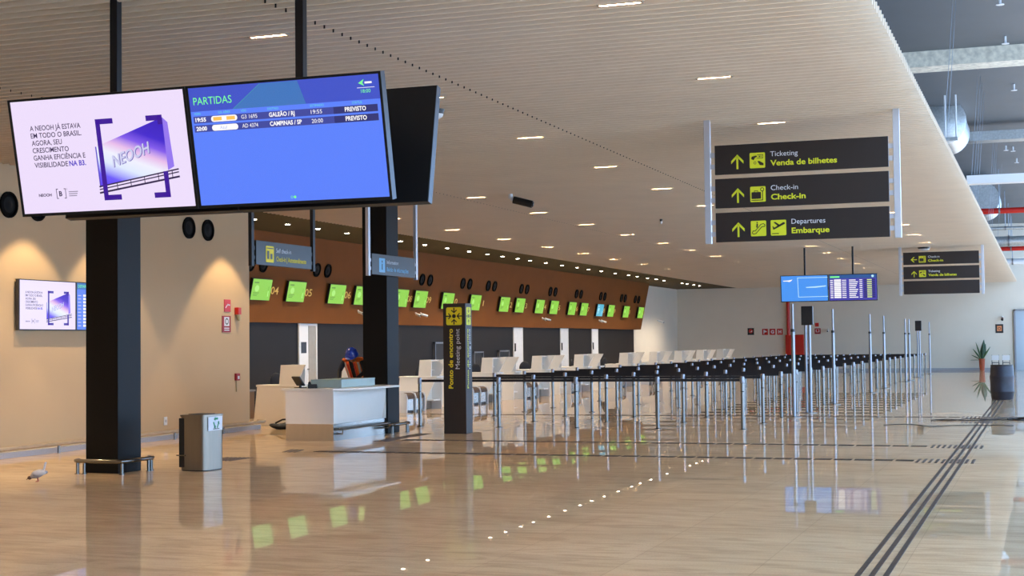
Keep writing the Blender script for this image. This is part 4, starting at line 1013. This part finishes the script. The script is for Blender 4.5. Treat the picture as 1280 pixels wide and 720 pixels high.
# ------------------------------------------------------------------ far wall fittings
YF = 80.0
t = thing('hydrant_cabinet', 'red fire hydrant cabinet on the far wall behind the queue', 'cabinet', (-12.62, YF-.003, .86))
part('cabinet_body', MB().box(-.48, .48, -.22, 0, 0, 1.08), RED, t, bevel=.01); part('door', MB().box(-.45, .45, -.235, -.22, .04, 1.04), RED, t); part('handle', MB().box(-.06, .0, -.26, -.235, .72, .92), BLACKP, t)
single('fire_pipe', MB().cyl((-12.95, YF-.11, 1.94), (-12.95, YF-.11, 4.6), .09), RED, 'vertical red fire pipe rising from the hydrant cabinet', 'pipe')
flat_sign('warning_sign', 'black framed sign with red and white symbol left of the three red signs', 'sign', YF, -15.17, -14.82, 1.96, 2.33, BLACKP, lambda f, w, h: (f.disc('symbol', RED, w*.5, h*.55, w*.33, 1), f.poly('symbol_mark', SWHITE, [(w*.3, h*.4), (w*.7, h*.45), (w*.68, h*.7), (w*.55, h*.5)], 2)), 'y')
flat_sign('fire_sign', 'red extinguisher sign, left one of the three red signs on the far wall', 'sign', YF, -14.38, -14.07, 1.95, 2.28, RED, lambda f, w, h: (f.rect('symbol', SWHITE, w*.22, h*.15, w*.14, h*.7, 1), f.poly('symbol', SWHITE, [(w*.36, h*.82), (w*.8, h*.6), (w*.8, h*.5), (w*.36, h*.38)], 1)), 'y', group='red fire signs')
flat_sign('fire_sign', 'red sign with a letter G, middle of the three red signs', 'sign', YF, -13.98, -13.67, 1.95, 2.28, RED, lambda f, w, h: f.text('symbol', SWHITE, 'G', w*.5, h*.25, h*.5, 1, bold=.05, align='c'), 'y', group='red fire signs')
flat_sign('fire_sign', 'red sign with a letter H, right one of the three red signs', 'sign', YF, -13.58, -13.27, 1.95, 2.28, RED, lambda f, w, h: f.text('symbol', SWHITE, 'H', w*.5, h*.25, h*.5, 1, bold=.05, align='c'), 'y', group='red fire signs')
flat_sign('alarm_sign', 'small plain red sign on the far wall, above the red and white one', 'sign', YF, -11.55, -11.35, 2.36, 2.56, RED, None, 'y')
flat_sign('hose_sign', 'red sign with white symbol panel on the far wall below a small red one', 'sign', YF, -11.58, -11.26, 1.97, 2.27, DRED, lambda f, w, h: (f.rect('symbol_panel', SWHITE, w*.2, h*.3, w*.6, h*.5, 1), f.disc('symbol', RED, w*.5, h*.58, w*.2, 2)), 'y')
cctv((-10.85, 79.9, 2.25), 'small security camera on the far wall behind the second tall pole', 0, WHITE, 1, .1)
flat_sign('framed_sign', 'small dark framed sign with orange symbol on the far wall above the barrel', 'sign', YF, -2.4, -2.02, 1.9, 2.35, BLACKP, lambda f, w, h: (f.rect('symbol_panel', mat('sign_orange', (220, 140, 90), .5), w*.2, h*.22, w*.6, h*.6, 1), f.ring('symbol', BLACKP, w*.5, h*.5, w*.2, w*.07, 2)), 'y')

# ------------------------------------------------------------------ services under the high roof
t = thing('air_duct', 'large round galvanised duct end hanging above the ceiling edge', 'duct', (-2.35, 40.0, 6.55))
q = MB().lathe([(0, -1.2), (.58, -1.2), (.58, 1.2), (.61, 1.21), (.61, 1.26), (.58, 1.28), (.0, 1.28)], n=28); q.v = [(x, -z, y_+.57) for x, y_, z in q.v]
part('duct_shell', q, GALV, t)
for s in (-1, 1): part('hanger_rod', MB().cyl((s*.3, -.6, .8), (s*.3, -.6, .95), .012), ALU, t)
t = thing('air_duct', 'small round galvanised duct behind the white beam at the ceiling edge', 'duct', (-2.0, 56, 6.55))
q = MB().lathe([(.6, -1.2), (.6, 1.2), (.0, 1.2)], n=24); q.v = [(x, -z, y_) for x, y_, z in q.v]; part('duct_shell', q, GALV, t)
for s in (-1, 1): part('hanger_rod', MB().cyl((s*.4, 0, .4), (s*.4, 0, .95), .012), ALU, t)
struct('ceiling_beam_white', MB().box(-1.34, 2.4, 29.4, 29.7, 4.58, 4.74), WHITE)
t = thing('cable_tray', 'galvanised cable tray slung under the roof beyond the concrete beam', 'cable tray', (-1.5, 42.0, 7.0))
part('tray', MB().box(-3, 3.85, 0, .04, .0, .25).box(-3, 3.85, .6, .64, 0, .25).box(-3, 3.85, .04, .6, 0, .02), GALV, t)
for x in (-.9, 1.5, 3): part('hanger_rod', MB().cyl((x, .3, .02), (x, .3, .5), .02), ALU, t)
t = thing('trapeze_hanger', 'galvanised trapeze hanger on two rods above the ceiling edge', 'hanger', (-2.15, 37.0, 6.1))
part('channel', MB().box(-.55, .28, -.04, .04, .3, .38), GALV, t)
for x in (0.0, .25): part('hanger_rod', MB().cyl((x, 0, .3), (x, 0, 1.4), .022), WHITE, t)
for i, (yy, z, r, m_, lab) in enumerate(((54.0, 6.05, .10, RED, 'red sprinkler pipe crossing under the roof'), (72.0, 5.75, .10, RED, 'farther red sprinkler pipe low beyond the ceiling edge'), (62, 6.0, .07, GALV, 'thin grey pipe between the two red pipes'), (68, 5.85, .22, GALV, 'thick pale pipe beyond the ceiling edge'), (75, 5.3, .14, WHITE, 'white pipe nearest the far wall under the roof'))):
    t = thing('ceiling_pipe', lab, 'pipe', (0, yy, z)); part('pipe', MB().cyl((-4, 0, 0), (2.35, 0, 0), r), m_, t)
    for x in (-1.4, 1): part('hanger_rod', MB().cyl((x, 0, r), (x, 0, 7.5-z), .015).cyl((x-.03, 0, 0), (x+.03, 0, 0), r*1.15), ALU, t)
spk = None
for i, (x, yy) in enumerate(((-.62, 24.5), (-.6, 30.2), (-.55, 36.0), (-1.0, 47.5), (-.8, 47.8), (-.75, 51), (-.6, 26.6))):
    lab = f'small sprinkler head under the grey roof, {ORD[i]} listed from the camera'
    lab = f'small white sprinkler head under the grey roof about {int(yy)} metres down the hall'
    if spk is None:
        spk = thing('sprinkler_head', lab, 'sprinkler', (x, yy, 7.5), 0, 'sprinkler heads under the roof')
        part('stem', MB().cyl((0, 0, -.14), (0, 0, 0), .022), WHITE, spk); part('deflector', MB().lathe([(0, -.15), (.07, -.15), (.07, -.14), (0, -.14)], n=12), WHITE, spk)
    else: dup(spk, (x, yy, 7.5), 0, lab)
wire = None
for i, yy in enumerate((24.3, 25.0, 33.2, 34.4, 35.4, 36.6, 43.5, 45, 46.5, 52)):
    lab = f'thin ceiling suspension wire rising from the slatted ceiling edge, {ORD[i]} nearest'
    if wire is None:
        wire = thing('suspension_wire', lab, 'wire', (-1.45, yy, H+.16), 0, 'suspension wires of the slatted ceiling'); part('wire', MB().tube([(0, 0, 0), (.12, .1, 1.5), (.22, .2, 2.84)], .004, 6), ALU, wire); part('clip', MB().box(-.02, .02, -.02, .02, 0, .05), ALU, wire)
    else: dup(wire, (-1.45, yy, H+.16), 0, lab)
